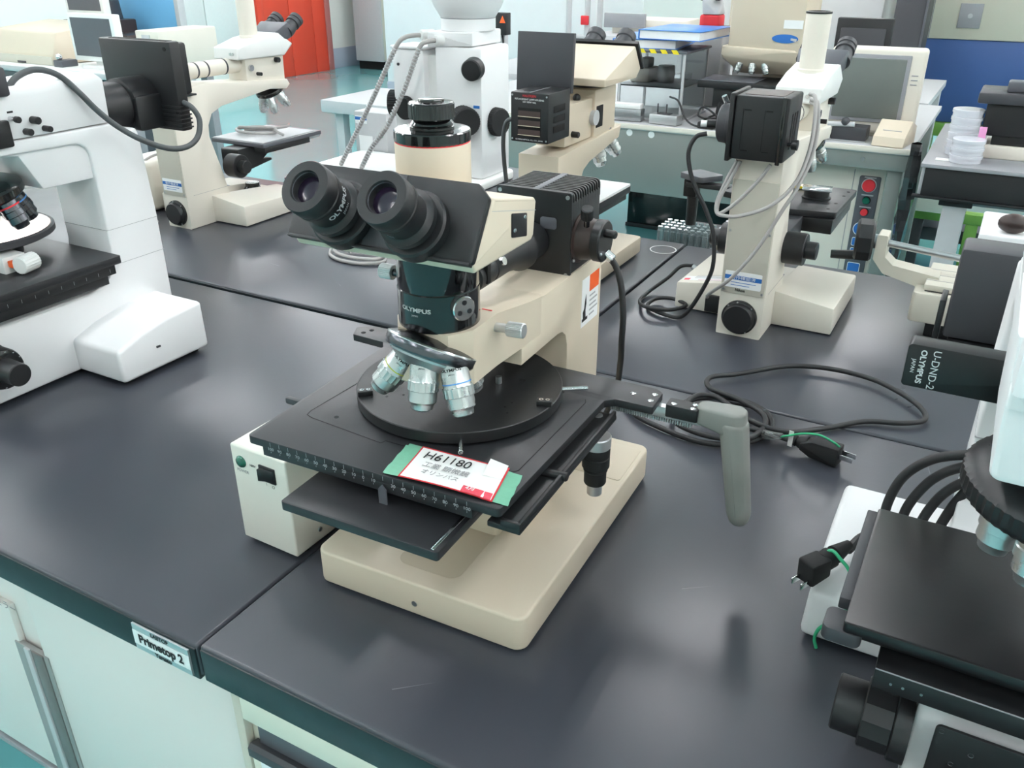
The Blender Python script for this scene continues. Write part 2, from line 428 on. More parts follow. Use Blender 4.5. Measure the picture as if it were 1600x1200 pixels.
# illuminator tube under the head
A = (0, 0.065, 0)
ill = obj('illuminator', G().lathe(A, (0, 0, 1), [(0.0345, 0.2825), (0.0352, 0.2835), (0.0352, 0.3150), (0.0345, 0.3160)], 64), 'black_gloss', ms)
g = G().lathe(A, (0, 0, 1), [(0.0343, 0.3155), (0.0350, 0.3167), (0.0350, 0.352), (0.034, 0.353), (0.029, 0.3535), (0.029, 0.362)], 64)
obj('tube_clamp', g, 'black_gloss', ill)
def cylwrap(rad, cy):
    def f(co):
        a = co.x / rad
        return V((rad*sin(a), cy - rad*cos(a), co.z))
    return f
text('OLYMPUS', 0.0050, (-0.002, 0, 0.3025), (1, 0, 0), (0, 0, 1), 'ink_white', ill, bold=0.0002, sx=1.35, wrap=cylwrap(0.0354, 0.065))
text('JAPAN', 0.0022, (-0.002, 0, 0.2975), (1, 0, 0), (0, 0, 1), 'ink_white', ill, wrap=cylwrap(0.0354, 0.065))
d = V((0.90, -0.436, 0)); c0 = V((0, 0.065, 0.3040)) + d*0.0335
dial = obj('aperture_dial', G().lathe(c0, d, [(0.0104, 0), (0.0107, 0.0045), (0.0100, 0.0055), (0, 0.0055)], 36), 'chrome', ill)
M = basis(c0 + d*0.0056, V((0.436, 0.9, 0)), (0, 0, 1))
for a in (90, 210, 330):
    q = M @ V((0.0055*cos(R(a)), 0.0055*sin(R(a)), 0)); obj('pin_hole', G().cyl(q-d*0.0012, q+d*0.0004, 0.0022, n=16), 'dark_metal', dial)
q = (-0.034, 0.065, 0.3175)
th = obj('thumb_screw', G().cyl(q, (-0.047, 0.065, 0.3175), 0.0035), 'dark_metal', ill)
obj('knurled_head', G().cyl((-0.045, 0.065, 0.3175), (-0.058, 0.065, 0.3175), 0.0068, bev=0.0006, knurl=28, kd=0.0004), 'alu', th)
# light tube to the lamp house
y0 = 0.098
lt = obj('lamp_tube', G().lathe((0, y0, 0.303), (0, 1, 0), [(0.0125, 0), (0.0125, 0.018), (0.0145, 0.019), (0.0145, 0.046), (0.0135, 0.047), (0.0135, 0.05), (0.0145, 0.051), (0.0145, 0.085), (0.0185, 0.105), (0.022, 0.112), (0.022, 0.118), (0.019, 0.12), (0.019, 0.149)], 40), 'black', ms)
obj('filter_slot', G().box(-0.0155, 0.0155, 0.124, 0.131, 0.297, 0.3205, 0.001), 'dark_hole', lt)
obj('screw', G().cyl((0.0125, 0.155, 0.309), (0.0165, 0.155, 0.3105), 0.004), 'chrome', lt)
for k in range(3): obj('vent_slot', G().lathe((0, 0.200+0.006*k, 0.303), (0, 1, 0), [(0.0166+0.0012*k, 0), (0.0172+0.0012*k, 0.0028)], 32), 'dark_hole', lt)
# lamp house with fins
lh = obj('lamp_house', G().box(-0.041, 0.041, 0.2525, 0.328, 0.2695, 0.3445, 0.002), 'black', ms)
obj('front_plate', G().prism(rrect(-0.0418, 0.0418, 0.2655, 0.3545, 0.003), 0.2495, 0.2535, 'y', 0.0006), 'black', lh)
for x, z in ((-0.0375, 0.350), (0.0375, 0.350), (0.0375, 0.270), (-0.0375, 0.270)):
    obj('screw', G().cyl((x, 0.2498, z), (x, 0.2486, z), 0.0021, n=14), 'steel', lh)
NF = 12
for k in range(NF):
    y = 0.2575 + k*0.0061
    obj('cooling_fin', G().prism(rpoly([(-0.041, 0.336), (0.041, 0.336), (0.041, 0.3535), (-0.041, 0.3535)], [0, 0, 0.006, 0.006]), y, y+0.0028, 'y', 0.0004), 'black', lh)
obj('fin_bar', G().box(-0.0035, 0.0035, 0.2545, 0.328, 0.340, 0.3541, 0.0004), 'slate', lh)
obj('front_dimple', G().prism(rrect(0.008, 0.026, 0.316, 0.328, 0.003), 0.2490, 0.2498, 'y', 0.0002), 'slate', lh)
# lamp socket on its right side
sk = obj('lamp_socket', G().lathe((0.0405, 0.276, 0.303), (1, 0, 0), [(0.026, 0), (0.026, 0.002), (0.0225, 0.003), (0.021, 0.014), (0.0195, 0.0185)], 48), 'brown_dark', ms)
cap = obj('socket_cap', G().lathe((0.059, 0.276, 0.303), (1, 0, 0), [(0.0185, 0), (0.0215, 0.001), (0.0215, 0.009), (0.020, 0.0105), (0, 0.0105)], 48), 'black', sk)
g = G().box(-0.013, 0.013, -0.0045, 0.0045, 0, 0.006, 0.0015, M=basis((0.0693, 0.276, 0.303), (0, 0.35, 1), (0, 1, -0.35)))
obj('cap_ridge', g, 'black_rubber', sk)
obj('cap_peg', G().cyl((0.069, 0.272, 0.3125), (0.082, 0.270, 0.3130), 0.0042, bev=0.0008), 'black', sk)
obj('cable_gland', G().cyl((0.068, 0.279, 0.290), (0.077, 0.279, 0.2835), 0.0052, bev=0.001), 'chrome', sk)
for p in ((0.0697, 0.262, 0.293), (0.0425, 0.257, 0.284)): obj('screw', G().ball(p, 0.0018, 10), 'steel', sk)
kn = obj('centering_knob', G().cyl((0.055, 0.258, 0.322), (0.0575, 0.252, 0.334), 0.003), 'dark_metal', sk)
obj('knob_head', G().cyl((0.0572, 0.2525, 0.331), (0.0595, 0.247, 0.343), 0.0062, bev=0.001, knurl=26, kd=0.0003), 'black', kn)
obj('rear_knob', G().cyl((0.041, 0.318, 0.305), (0.0555, 0.318, 0.305), 0.007, bev=0.001), 'black', sk)
obj('lamp_cable', G().tube([(0.072, 0.279, 0.287), (0.081, 0.278, 0.277), (0.089, 0.275, 0.258), (0.094, 0.272, 0.228), (0.0935, 0.274, 0.198), (0.088, 0.290, 0.165), (0.072, 0.325, 0.11), (0.045, 0.352, 0.05), (0.01, 0.362, 0.012), (-0.03, 0.362, 0.0055)], 0.0034, 12), 'cable', sk)
# nosepiece (revolving turret) and objectives
NO = V((0.0, 0.050, 0.2610)); nz = V((-0.17, -0.52, -1)).normalized()
tq = obj('nosepiece', G().lathe(NO - nz*0.004, nz, [(0.026, -0.006), (0.036, -0.0015), (0.0395, 0.0), (0.0406, 0.002), (0.0406, 0.0085), (0.0395, 0.0105), (0.0345, 0.0115), (0.026, 0.016), (0.010, 0.020), (0, 0.021)], 64), 'dark_metal', ms)
obj('bright_rim', G().lathe(NO - nz*0.004, nz, [(0.0398, -0.0002), (0.0409, 0.0010), (0.0409, 0.0018), (0.0402, 0.0018), (0.0398, -0.0002)], 64), 'chrome', tq)
obj('mount', G().cyl((0, 0.062, 0.279), (0, 0.060, 0.258), 0.026, 0.026), 'cream_dark', tq)
obj('index_lever', G().box(-0.033, -0.026, 0.034, 0.042, 0.262, 0.272, 0.0015), 'chrome', tq)
obj('turret_cone', G().lathe(NO + nz*0.005, nz, [(0.0345, 0), (0.033, 0.005), (0.026, 0.011), (0.012, 0.015), (0, 0.0155)], 48), 'steel', tq)
def objective(root, tip, ring):
    o = V(root); ax = (V(tip) - o).normalized(); L = (V(tip) - o).length
    body = obj('objective', G().lathe(o - ax*0.004, ax, [(0.0110, 0), (0.0114, 0.003), (0.0124, 0.0045), (0.0124, 0.004+L*0.44), (0.0128, 0.004+L*0.46)], 40), 'obj_silver', tq)
    obj('knurled_collar', G().cyl(o+ax*L*0.45, o+ax*L*0.64, 0.0134, bev=0.0006, knurl=18, kd=0.0008), 'obj_silver', body)
    obj('barrel_tip', G().lathe(o+ax*L*0.64, ax, [(0.0122, 0), (0.0122, L*0.19), (0.0105, L*0.225), (0.0098, L*0.25), (0.0090, L*0.33), (0.0062, L*0.36), (0.005, L*0.355), (0, L*0.35)], 40), 'obj_silver', body)
    if ring: obj('colour_ring', G().lathe(o+ax*L*0.37, ax, [(0.0125, 0), (0.01265, 0.0002), (0.01265, 0.0009), (0.0125, 0.0011), (0.0125, 0)], 40), ring, body)
    fd = V((0.35, -1, 0.1)); fr = (fd - ax*fd.dot(ax)).normalized(); ri = ax.cross(fr)
    if ri.x < 0: ri = -ri
    W = basis(o+ax*L*0.16, ri, -ax); Wi = W.inverted()
    def wrap(co):
        v = Wi @ co; a2 = v.x/0.0125
        return W @ V((0.01262*sin(a2), v.y, 0.01262*cos(a2)))
    text('OLYMPUS', 0.0036, o+ax*L*0.13, ri, -ax, 'ink', body, bold=0.0001, sx=1.2, wrap=wrap)
    text('JAPAN', 0.0019, o+ax*L*0.21, ri, -ax, 'ink', body, wrap=wrap)
    return body
objective((0.004, 0.034, 0.2615), (0.006, 0.0205, 0.2155), None)
objective((0.0255, 0.0415, 0.2575), (0.0405, 0.0330, 0.2125), 'blue_line')
objective((-0.018, 0.043, 0.2570), (-0.0465, 0.0325, 0.2190), 'yellow_line')
objective((-0.012, 0.066, 0.2570), (-0.026, 0.080, 0.2150), None); objective((0.016, 0.066, 0.2560), (0.024, 0.080, 0.2130), None)
# stage: wide L shaped plate, turntable, clamps, handle
S = 0.18
pl = [(-0.145, -0.035), (0.1105, -0.035), (0.1155, 0.172), (0.1235, 0.1795), (0.1615, 0.1795), (0.1605, 0.213), (0.152, 0.2195), (-0.19, 0.224), (-0.2055, 0.212), (-0.197, 0.193), (-0.154, 0.190), (-0.147, 0.18)]
stg = obj('stage', G().prism(rpoly(pl, [0.005, 0.005, 0.004, 0.004, 0.002, 0.002, 0.003, 0.003, 0.003, 0.002, 0.004, 0.002]), S-0.008, S, 'z', 0.0007), 'black_stage', ms)
obj('scale_bar', G().box(-0.1285, 0.0855, -0.0348, -0.022, S-0.0165, S-0.0075, 0.0004), 'black_stage', stg)
XC = -0.0189
for k in range(21):
    x = XC + (k-10)*0.01; n = abs(k-10)*10
    obj('tick', G().box(x-0.00012, x+0.00012, -0.0352, -0.0349, S-0.0052, S-0.0012), 'ink_grey', stg)
    if k != 12: text(str(n), 0.0043, (x, -0.0351, S-0.0079), (1, 0, 0), (0, 0, 1), 'ink_grey', stg, lift=0.0001, sx=1.1)
    obj('tick', G().box(x-0.00012, x+0.00012, -0.0352, -0.0349, S-0.0118, S-0.0103), 'ink_grey', stg)
# inlaid line on the plate
def line(pts, w=0.0004):
    g = G()
    for p, q in zip(pts, pts[1:]):
        d_ = (V(q)-V(p)).normalized(); nrm = V((-d_.y, d_.x))*w
        g.poly([(p[0]+nrm.x, p[1]+nrm.y, S+0.0002), (p[0]-nrm.x, p[1]-nrm.y, S+0.0002), (q[0]-nrm.x, q[1]-nrm.y, S+0.0002), (q[0]+nrm.x, q[1]+nrm.y, S+0.0002)])
    return g
lp = [(-0.118, 0.10), (-0.123, 0.027), (-0.121, 0.019), (-0.1135, 0.0165), (-0.030, 0.0075), (-0.0285, 0.0125), (0.088, 0.0125), (0.098, 0.022), (0.101, 0.16), (0.098, 0.166)]
obj('inlay_line', line(lp), 'dark_hole', stg)
for p in ((-0.094, 0.028), (0.072, 0.17)): obj('tapped_hole', G().cyl((p[0], p[1], S-0.001), (p[0], p[1], S+0.0003), 0.0022, n=16), 'dark_hole', stg)
for p in ((-0.189, 0.202), (-0.1845, 0.2115), (0.135, 0.199), (0.155, 0.206), (0.155, 0.192)):
    hole = p[0] < 0
    sc = obj('screw', G().lathe((p[0], p[1], S-0.0005), (0, 0, 1), [(0.0028, 0), (0.0028, 0.0008), (0.0013, 0.0011), (0, 0.0006)], 18), 'dark_hole' if hole else 'chrome', stg)
# lower rail on the right with its lever
rl = obj('side_rail', G().box(0.098, 0.1275, -0.0335, 0.176, S-0.020, S-0.0145, 0.0012), 'black', ms)
obj('rail_wall', G().box(0.124, 0.1275, -0.0325, 0.174, S-0.016, S-0.0095, 0.0008), 'black', rl)
obj('rail_end', G().box(0.110, 0.1275, -0.0338, -0.030, S-0.016, S-0.0095, 0.0008), 'black', rl)
obj('rail_lever', G().cyl((0.100, 0.048, S-0.0135), (0.131, 0.050, S-0.0125), 0.0042, bev=0.001), 'black', rl)
# left lever
obj('stage_lever', G().box(-0.166, -0.143, 0.040, 0.0465, S-0.009, S-0.0025, 0.0015), 'dark_grey', stg)
# lower sliding tray and pointer
tr = obj('lower_plate', G().prism(rrect(-0.0785, 0.0765, -0.0735, 0.20, 0.003), 0.1445, 0.153, 'z', 0.0006), 'black_stage', ms)
obj('guide_strip', G().box(0.0695, 0.0725, -0.072, 0.19, 0.1528, 0.1542, 0.0004), 'chrome', tr)
obj('cross_slide', G().box(-0.07, 0.068, -0.010, 0.19, 0.1525, 0.1725, 0.0005), 'black', tr)
obj('scale_pointer', G().prism([(-0.0028, 0.1528), (0.0052, 0.1528), (0.0052, 0.1672), (0.0012, 0.1718), (-0.0028, 0.1672)], -0.0375, -0.0362, 'y'), 'slate', tr)
# turntable
DC = V((-0.0145, 0.120)); DR = 0.0992
tt = obj('turntable', G().lathe((DC.x, DC.y, S), (0, 0, 1), [(DR-0.006, 0.0), (DR-0.006, 0.0025), (DR, 0.003), (DR, 0.013), (DR-0.0008, 0.0138), (0, 0.0138)], 96), 'black_disc', ms)
for p, a in (((-0.0865, 0.0605), 40), ((0.072, 0.119), 20)):
    cl = obj('clamp_block', G().box(-0.007, 0.007, -0.004, 0.004, -0.001, 0.005, 0.0006, M=Matrix.Translation((p[0]+0.006, p[1]-0.004, S+0.0138)) @ Matrix.Rotation(R(a), 4, 'Z')), 'black', tt)
    for s_ in (-0.003, 0.003):
        q = Matrix.Rotation(R(a), 3, 'Z') @ V((s_, 0, 0))
        obj('screw', G().lathe((p[0]+0.006+q.x, p[1]-0.004+q.y, S+0.0185), (0, 0, 1), [(0.0021, 0), (0.0021, 0.0006), (0.001, 0.0006), (0.001, 0.0001), (0, 0.0001)], 14), 'chrome', cl)
for x, y, r_ in ((-0.06, 0.062, 0.0014), (-0.048, 0.072, 0.0012), (-0.072, 0.055, 0.001), (0.038, 0.150, 0.0032), (0.048, 0.094, 0.0013), (0.05, 0.104, 0.001), (0.055, 0.085, 0.001)):
    obj('tapped_hole', G().cyl((x, y, S+0.0128), (x, y, S+0.01395), r_, n=14), 'dark_hole', tt)
for (x, y), (x2, y2) in (((0.036, 0.034), (0.047, 0.015)), ((0.072, 0.160), (0.096, 0.176))):
    obj('pin', G().cyl((x, y, S+0.0075), (x2, y2, S+0.0075), 0.0022, bev=0.0004), 'chrome', tt)
# stage post on the plate behind the objectives
obj('stage_stop', G().cyl((0.02, 0.135, S+0.0135), (0.02, 0.135, S+0.021), 0.003), 'steel', tt)
# drive knob hanging under the inner corner
kx, ky = 0.112, 0.166
dk = obj('drive_knob', G().lathe((kx, ky, 0.0765), (0, 0, 1), [(0.0072, 0), (0.0076, 0.0005), (0.0076, 0.014), (0.0045, 0.0145), (0.0045, 0.09)], 32), 'alu', ms)
g = G().lathe((kx, ky, 0.0895), (0, 0, 1), [(0.0105, 0), (0.0112, 0.0015), (0.0112, 0.0145), (0.0122, 0.0155), (0.0122, 0.0165), (0.0112, 0.0175), (0.0112, 0.0195)], 40)
g.lathe((kx, ky, 0.108), (0, 0, 1), [(0.0115, 0), (0.0138, 0.0015), (0.0138, 0.012), (0.0128, 0.013), (0.0138, 0.0142), (0.0138, 0.0215), (0.0128, 0.024)], 40)
obj('knob_grip', g, 'black_rubber', dk)
obj('knob_collar', G().lathe((kx, ky, 0.1315), (0, 0, 1), [(0.0136, 0), (0.0142, 0.0008), (0.0142, 0.0115), (0.0132, 0.0125), (0.006, 0.0125)], 40), 'alu', dk)
# toothed rack, block and grey hand grip
rk = obj('rack', G().box(0.112, 0.204, 0.200, 0.2085, 0.160, 0.1715, 0.0005), 'alu', ms)
g = G()
for k in range(34): g.box(0.1125+k*0.00245, 0.1138+k*0.00245, 0.1988, 0.2095, 0.1565, 0.1605)
obj('rack_teeth', g, 'steel', rk)
hb = obj('handle_block', G().prism(rrect(0.170, 0.2015, 0.192, 0.2085, 0.002), 0.1665, 0.1795, 'z', 0.0005), 'black', ms)
for p in ((0.177, 0.197), (0.196, 0.204), (0.196, 0.1955)): obj('screw', G().lathe((p[0], p[1], 0.1790), (0, 0, 1), [(0.0028, 0), (0.0028, 0.0008), (0.0013, 0.0011), (0, 0.0006)], 18), 'chrome', hb)
def plan(x0, x1, y0, y1, z, c=0.004): return [(x0+c, y0, z), (x1-c, y0, z), (x1, y0+c, z), (x1, y1-c, z), (x1-c, y1, z), (x0+c, y1, z), (x0, y1-c, z), (x0, y0+c, z)]
hg = obj('hand_grip', G().hull(plan(0.1975, 0.236, 0.193, 0.2155, 0.165)+plan(0.1985, 0.230, 0.1945, 0.214, 0.1825, 0.005)+plan(0.222, 0.2445, 0.192, 0.2155, 0.1835, 0.006)+plan(0.2225, 0.2475, 0.1905, 0.216, 0.160, 0.006), 0.003, 3)
   .hull(plan(0.2195, 0.2475, 0.1895, 0.2165, 0.1735, 0.007)+plan(0.2385, 0.2620, 0.1905, 0.2165, 0.070, 0.007)+plan(0.2440, 0.2575, 0.196, 0.211, 0.060, 0.004), 0.005, 4), 'grey_grip', ms)
# ---- binocular head
HW = 0.0805
bp = [(-0.0125, 0.3605), (0.079, 0.3600), (0.0835, 0.3635), (0.0875, 0.3905), (0.085, 0.3935), (0.018, 0.4085), (-0.0165, 0.368)]
hd = obj('binocular_head', G().prism(rpoly(bp, [0.003, 0.003, 0.003, 0.003, 0.002, 0.002, 0.002]), -HW, HW, 'x', 0.0025, 3), 'cream', ms)
for sx in (1, -1):
    obj('seam', G().prism([(0.0135, 0.3995), (0.086, 0.3830), (0.086, 0.3834), (0.0135, 0.3999)], sx*HW-0.0003*sx, sx*HW+0.00015*sx, 'x'), 'ink_grey', hd)
    pp = [(0.0435, 0.3720), (0.0690, 0.3665), (0.0690, 0.3852), (0.0435, 0.3908)]
    pt = obj('side_plate', G().prism(rpoly(pp, 0.0015), sx*(HW-0.0002), sx*(HW+0.0010), 'x', 0.0003), 'black', hd)
    for y, z in ((0.0475, 0.3768), (0.065, 0.3830)): obj('screw', G().lathe((sx*(HW+0.0008), y, z), (sx, 0, 0), [(0.0019, 0), (0.0017, 0.0008), (0, 0.0011)], 14), 'chrome', pt)
# slanted black front panel (its plane leans back by about 32 degrees)
pu = V((0, 0.0310, 0.0490)).normalized(); pn = V((0, -pu.z, pu.y)); po = V((0, -0.0192, 0.3690))
PM = basis(po, (1, 0, 0), pu)
fp = obj('front_panel', G(PM).prism(rpoly([(-0.0825, 0), (0.0825, 0), (0.0825, 0.0495), (0.072, 0.0585), (-0.072, 0.0585), (-0.0825, 0.0495)], 0.004), -0.003, 0.0022, 'z', 0.0008), 'black', hd)
obj('centre_strip', G(PM).box(-0.0125, 0.0125, 0.001, 0.058, 0.0015, 0.0028, 0.0004), 'dark_grey', fp)
obj('bottom_flange', G(PM).box(-0.081, 0.081, -0.0015, 0.001, -0.002, 0.004, 0.0004), 'black', fp)
# eyepieces
ed = V((0, -0.0410, 0.0305)).normalized()
for i, sx in enumerate((-1, 1)):
    tip = V((-0.0005+sx*0.0325, -0.0530, 0.4198)); b0 = tip - ed*0.062
    ep = obj('eyepiece', G().lathe(b0, ed, [(0.0258, 0.004), (0.0258, 0.0150), (0.0242, 0.0165), (0.0190, 0.0175), (0.0190, 0.0210), (0.0222, 0.0222), (0.0222, 0.0270), (0.0196, 0.0282), (0.0180, 0.0300), (0.0180, 0.0440), (0.0188, 0.0455)], 56), 'black', hd)
    rim = obj('eye_cup', G().lathe(b0, ed, [(0.0188, 0.0455), (0.0198, 0.0460), (0.0198, 0.0480), (0.0190, 0.0486), (0.0190, 0.0496), (0.0198, 0.0502), (0.0198, 0.0605), (0.0190, 0.0618), (0.0122, 0.0620), (0.0116, 0.0612), (0.0108, 0.0560), (0.0102, 0.0545)], 56), 'black', ep)
    obj('lens', G().lathe(b0, ed, [(0.0104, 0.0548), (0.0075, 0.0556), (0.004, 0.0560), (0, 0.0561)], 32), 'lens', ep)
    obj('inner_ring', G().lathe(b0, ed, [(0.0112, 0.0596), (0.0117, 0.0600), (0.0115, 0.0604), (0.0112, 0.0596)], 40), 'slate', ep)
    # lettering round the barrel
    s_ = V((1, 0, 0)); upv = s_.cross(ed); 
    if upv.z < 0: upv = -upv
    ang = R(-6 if i == 0 else -112); rdir = s_*cos(ang) + upv*sin(ang)
    td = ed.cross(rdir) 
    if i == 0:
        W = basis(b0 + ed*0.0375, td if td.z > 0 else -td, ed); 
    else: W = basis(b0 + ed*0.0372, td if td.x > 0 else -td, ed)
    Wi = W.inverted()
    def wr(co, W=W, Wi=Wi):
        v = Wi @ co; a2 = v.x/0.0182
        return W @ V((0.0182*sin(a2), v.y, 0.0182*cos(a2)))
    fl_ = W.to_3x3().col[2].dot(rdir) < 0
    if fl_:
        W2 = basis(b0 + ed*0.0375, W.to_3x3().col[0]*-1, ed); W2i = W2.inverted()
        def wr(co, W=W2, Wi=W2i):
            v = Wi @ co; a2 = v.x/0.0182
            return W @ V((0.0182*sin(a2), v.y, 0.0182*cos(a2)))
        W = W2
    X_, Y_ = W.to_3x3().col[0], W.to_3x3().col[1]
    if i == 0:
        # text runs around the barrel, read from the right
        text('OLYMPUS', 0.0058, W.translation + Y_*0.001, X_, Y_, 'ink_white', ep, bold=0.0002, sx=1.15, wrap=wr, lift=0)
        text('JAPAN', 0.003, W.translation - Y_*0.0045, X_, Y_, 'ink_white', ep, wrap=wr, lift=0)
    else:
        text('P10 X-H', 0.0042, W.translation - Y_*0.003, X_, Y_, 'ink_white', ep, wrap=wr, lift=0)
# photo tube on top
pt = obj('photo_tube', G().lathe(A, (0, 0, 1), [(0.0296, 0.392), (0.0300, 0.394), (0.0300, 0.4325), (0.0295, 0.4335)], 64), 'cream', ms)
obj('red_line', G().lathe(A, (0, 0, 1), [(0.0293, 0.4333), (0.0297, 0.4336), (0.0297, 0.4343), (0.0293, 0.4346), (0.0293, 0.4333)], 64), 'red', pt)
obj('knurled_ring', G().lathe(A, (0, 0, 1), [(0.0297, 0.4342), (0.0303, 0.4350), (0.0303, 0.4420), (0.0296, 0.4430), (0.0178, 0.4433)], 60, knurl=44, kd=0.0005), 'black_gloss', pt)
obj('neck', G().lathe(A, (0, 0, 1), [(0.0172, 0.4430), (0.0176, 0.4436), (0.0176, 0.4455), (0.0165, 0.4462), (0.0173, 0.4472), (0.0145, 0.4505), (0.0145, 0.4530)], 48), 'black_gloss', pt)
cp = obj('dust_cap', G().lathe(A, (0, 0, 1), [(0.0168, 0.4510), (0.0180, 0.4518), (0.0180, 0.4620), (0.0171, 0.4632), (0.0105, 0.4636)], 60, knurl=40, kd=0.0004), 'black_gloss', pt)
obj('cap_button', G().lathe(A, (0, 0, 1), [(0.0103, 0.4630), (0.0100, 0.4652), (0.0090, 0.4656), (0, 0.4658)], 40), 'black_gloss', cp)

# ---------------------------------------------------------------- paper tag on the stage front
tg = thing('paper_tag', 'white paper tag with red border and green tape, lying on the stage front', 'tag', (-0.38925, 0.51045, 0), 2.0)
c00, c10, c11, c01 = V((-0.001, -0.033)), V((0.114, -0.029)), V((0.1045, 0.0185)), V((-0.008, 0.0165))
ZT = S + 0.0006
def warp(u, v, lift=0.0):
    p = c00*(1-u)*(1-v) + c10*u*(1-v) + c11*u*v + c01*(1-u)*v
    z = ZT + lift + 0.0022*max(0, sin(pi*u))*(1-v)**2*(1 if u < 0.8 else 0.5) + 0.0016*math.exp(-((u-0.83)/0.06)**2)*v
    return (p.x, p.y, z)
def patch(u0, u1, v0, v1, lift, n=14, m=6, edge=None):
    return [[warp(u0+(u1-u0)*i/n + (edge(v0+(v1-v0)*j/m) if edge and i in (0, n) else 0), v0+(v1-v0)*j/m, lift) for j in range(m+1)] for i in range(n+1)]
zig = lambda v: 0.004*sin(v*90)
obj('green_tape', G().sheet(patch(0.0, 1.0, 0.02, 0.96, 0.0, 24, 8, zig), 0.0002), 'green_tape', tg)
obj('green_tape', G().sheet(patch(0.02, 0.20, 0.0, 1.02, 0.0003, 6, 8, zig), 0.0001), 'green_tape', tg)
obj('red_border', G().sheet(patch(0.135, 0.885, -0.005, 1.03, 0.0006, 20, 8), 0.0002), 'red', tg)
pp = obj('paper', G().sheet(patch(0.150, 0.872, 0.02, 0.985, 0.0010, 20, 8), 0.0002), 'paper', tg)
obj('red_stamp', G().sheet(patch(0.640, 0.87, 0.0, 0.19, 0.0014, 10, 3, zig), 0.0001), 'red_stamp', tg)
# torn upper corner of the paper, slightly lifted
obj('torn_flap', G().sheet([[(*warp(0.72+0.15*i/5, 0.62+0.45*j/4)[:2], ZT+0.0022+0.0025*(j/4)*(1-i/5)) for j in range(5)] for i in range(6)], 0.0002), 'paper', tg)
xr = (c10-c00).normalized(); yu = (c01-c00).normalized()
def ttxt(s, size, u, v, m, **k):
    p = warp(u, v); text(s, size, (p[0], p[1], p[2]+0.0018), (xr.x, xr.y, 0), (yu.x, yu.y, 0), m, pp, **k)
ttxt('H61180', 0.0150, 0.405, 0.76, 'ink', sx=0.92)
ttxt('工業 顕微鏡', 0.0082, 0.44, 0.48, 'ink_faint', sx=1.0)
ttxt('オリンパス', 0.0070, 0.43, 0.26, 'ink_faint', sx=1.0)
ttxt('4月', 0.0058, 0.70, 0.12, 'label_white')

# ---------------------------------------------------------------- power supply beside it
ps = thing('power_supply', 'off-white power supply box with green lamp and black rocker switch', 'power supply', (-0.5822, 0.5220, 0), -1.6)
psb = obj('case', G().prism(rrect(-0.0381, 0.0381, 0.0, 0.200, 0.002), 0.004, 0.1195, 'z', 0.0022, 3), 'ps_white', ps)
for x in (-0.028, 0.028):
    for y in (0.02, 0.18): obj('rubber_foot', G().cyl((x, y, 0), (x, y, 0.0045), 0.007, n=16), 'black_rubber', ps)
lp_ = obj('power_lamp', G().lathe((-0.0245, 0.0006, 0.1015), (0, -1, 0), [(0.0068, 0), (0.0068, 0.0012), (0.0056, 0.003), (0.003, 0.0042), (0, 0.0046)], 28), 'green_lamp', ps)
text('POWER', 0.0048, (-0.0237, 0, 0.0905), (1, 0, 0), (0, 0, 1), 'ink_faint', ps)
text('100V', 0.0042, (-0.0085, 0, 0.1012), (1, 0, 0), (0, 0, 1), 'ink', ps)
sw = obj('rocker_switch', G().box(0.0010, 0.0225, -0.0016, 0.002, 0.0885, 0.1065, 0.0006), 'black', ps)
obj('rocker', G().prism([(0.0035, -0.0010), (0.0035, -0.0062), (0.011, -0.0035), (0.0205, -0.0022), (0.0205, -0.0010)], 0.0905, 0.1045, 'z', 0.0004), 'black', sw)
text('I', 0.0045, (0.0085, 0, 0.0850), (1, 0, 0), (0, 0, 1), 'ink_faint', ps)
text('O', 0.0048, (0.0175, 0, 0.0838), (1, 0, 0), (0, 0, 1), 'ink', ps)
for y, z in ((0.036, 0.018), (0.16, 0.018)): obj('screw', G().lathe((0.0379, y, z), (1, 0, 0), [(0.003, 0), (0.0026, 0.0012), (0, 0.0016)], 16), 'steel', ps)
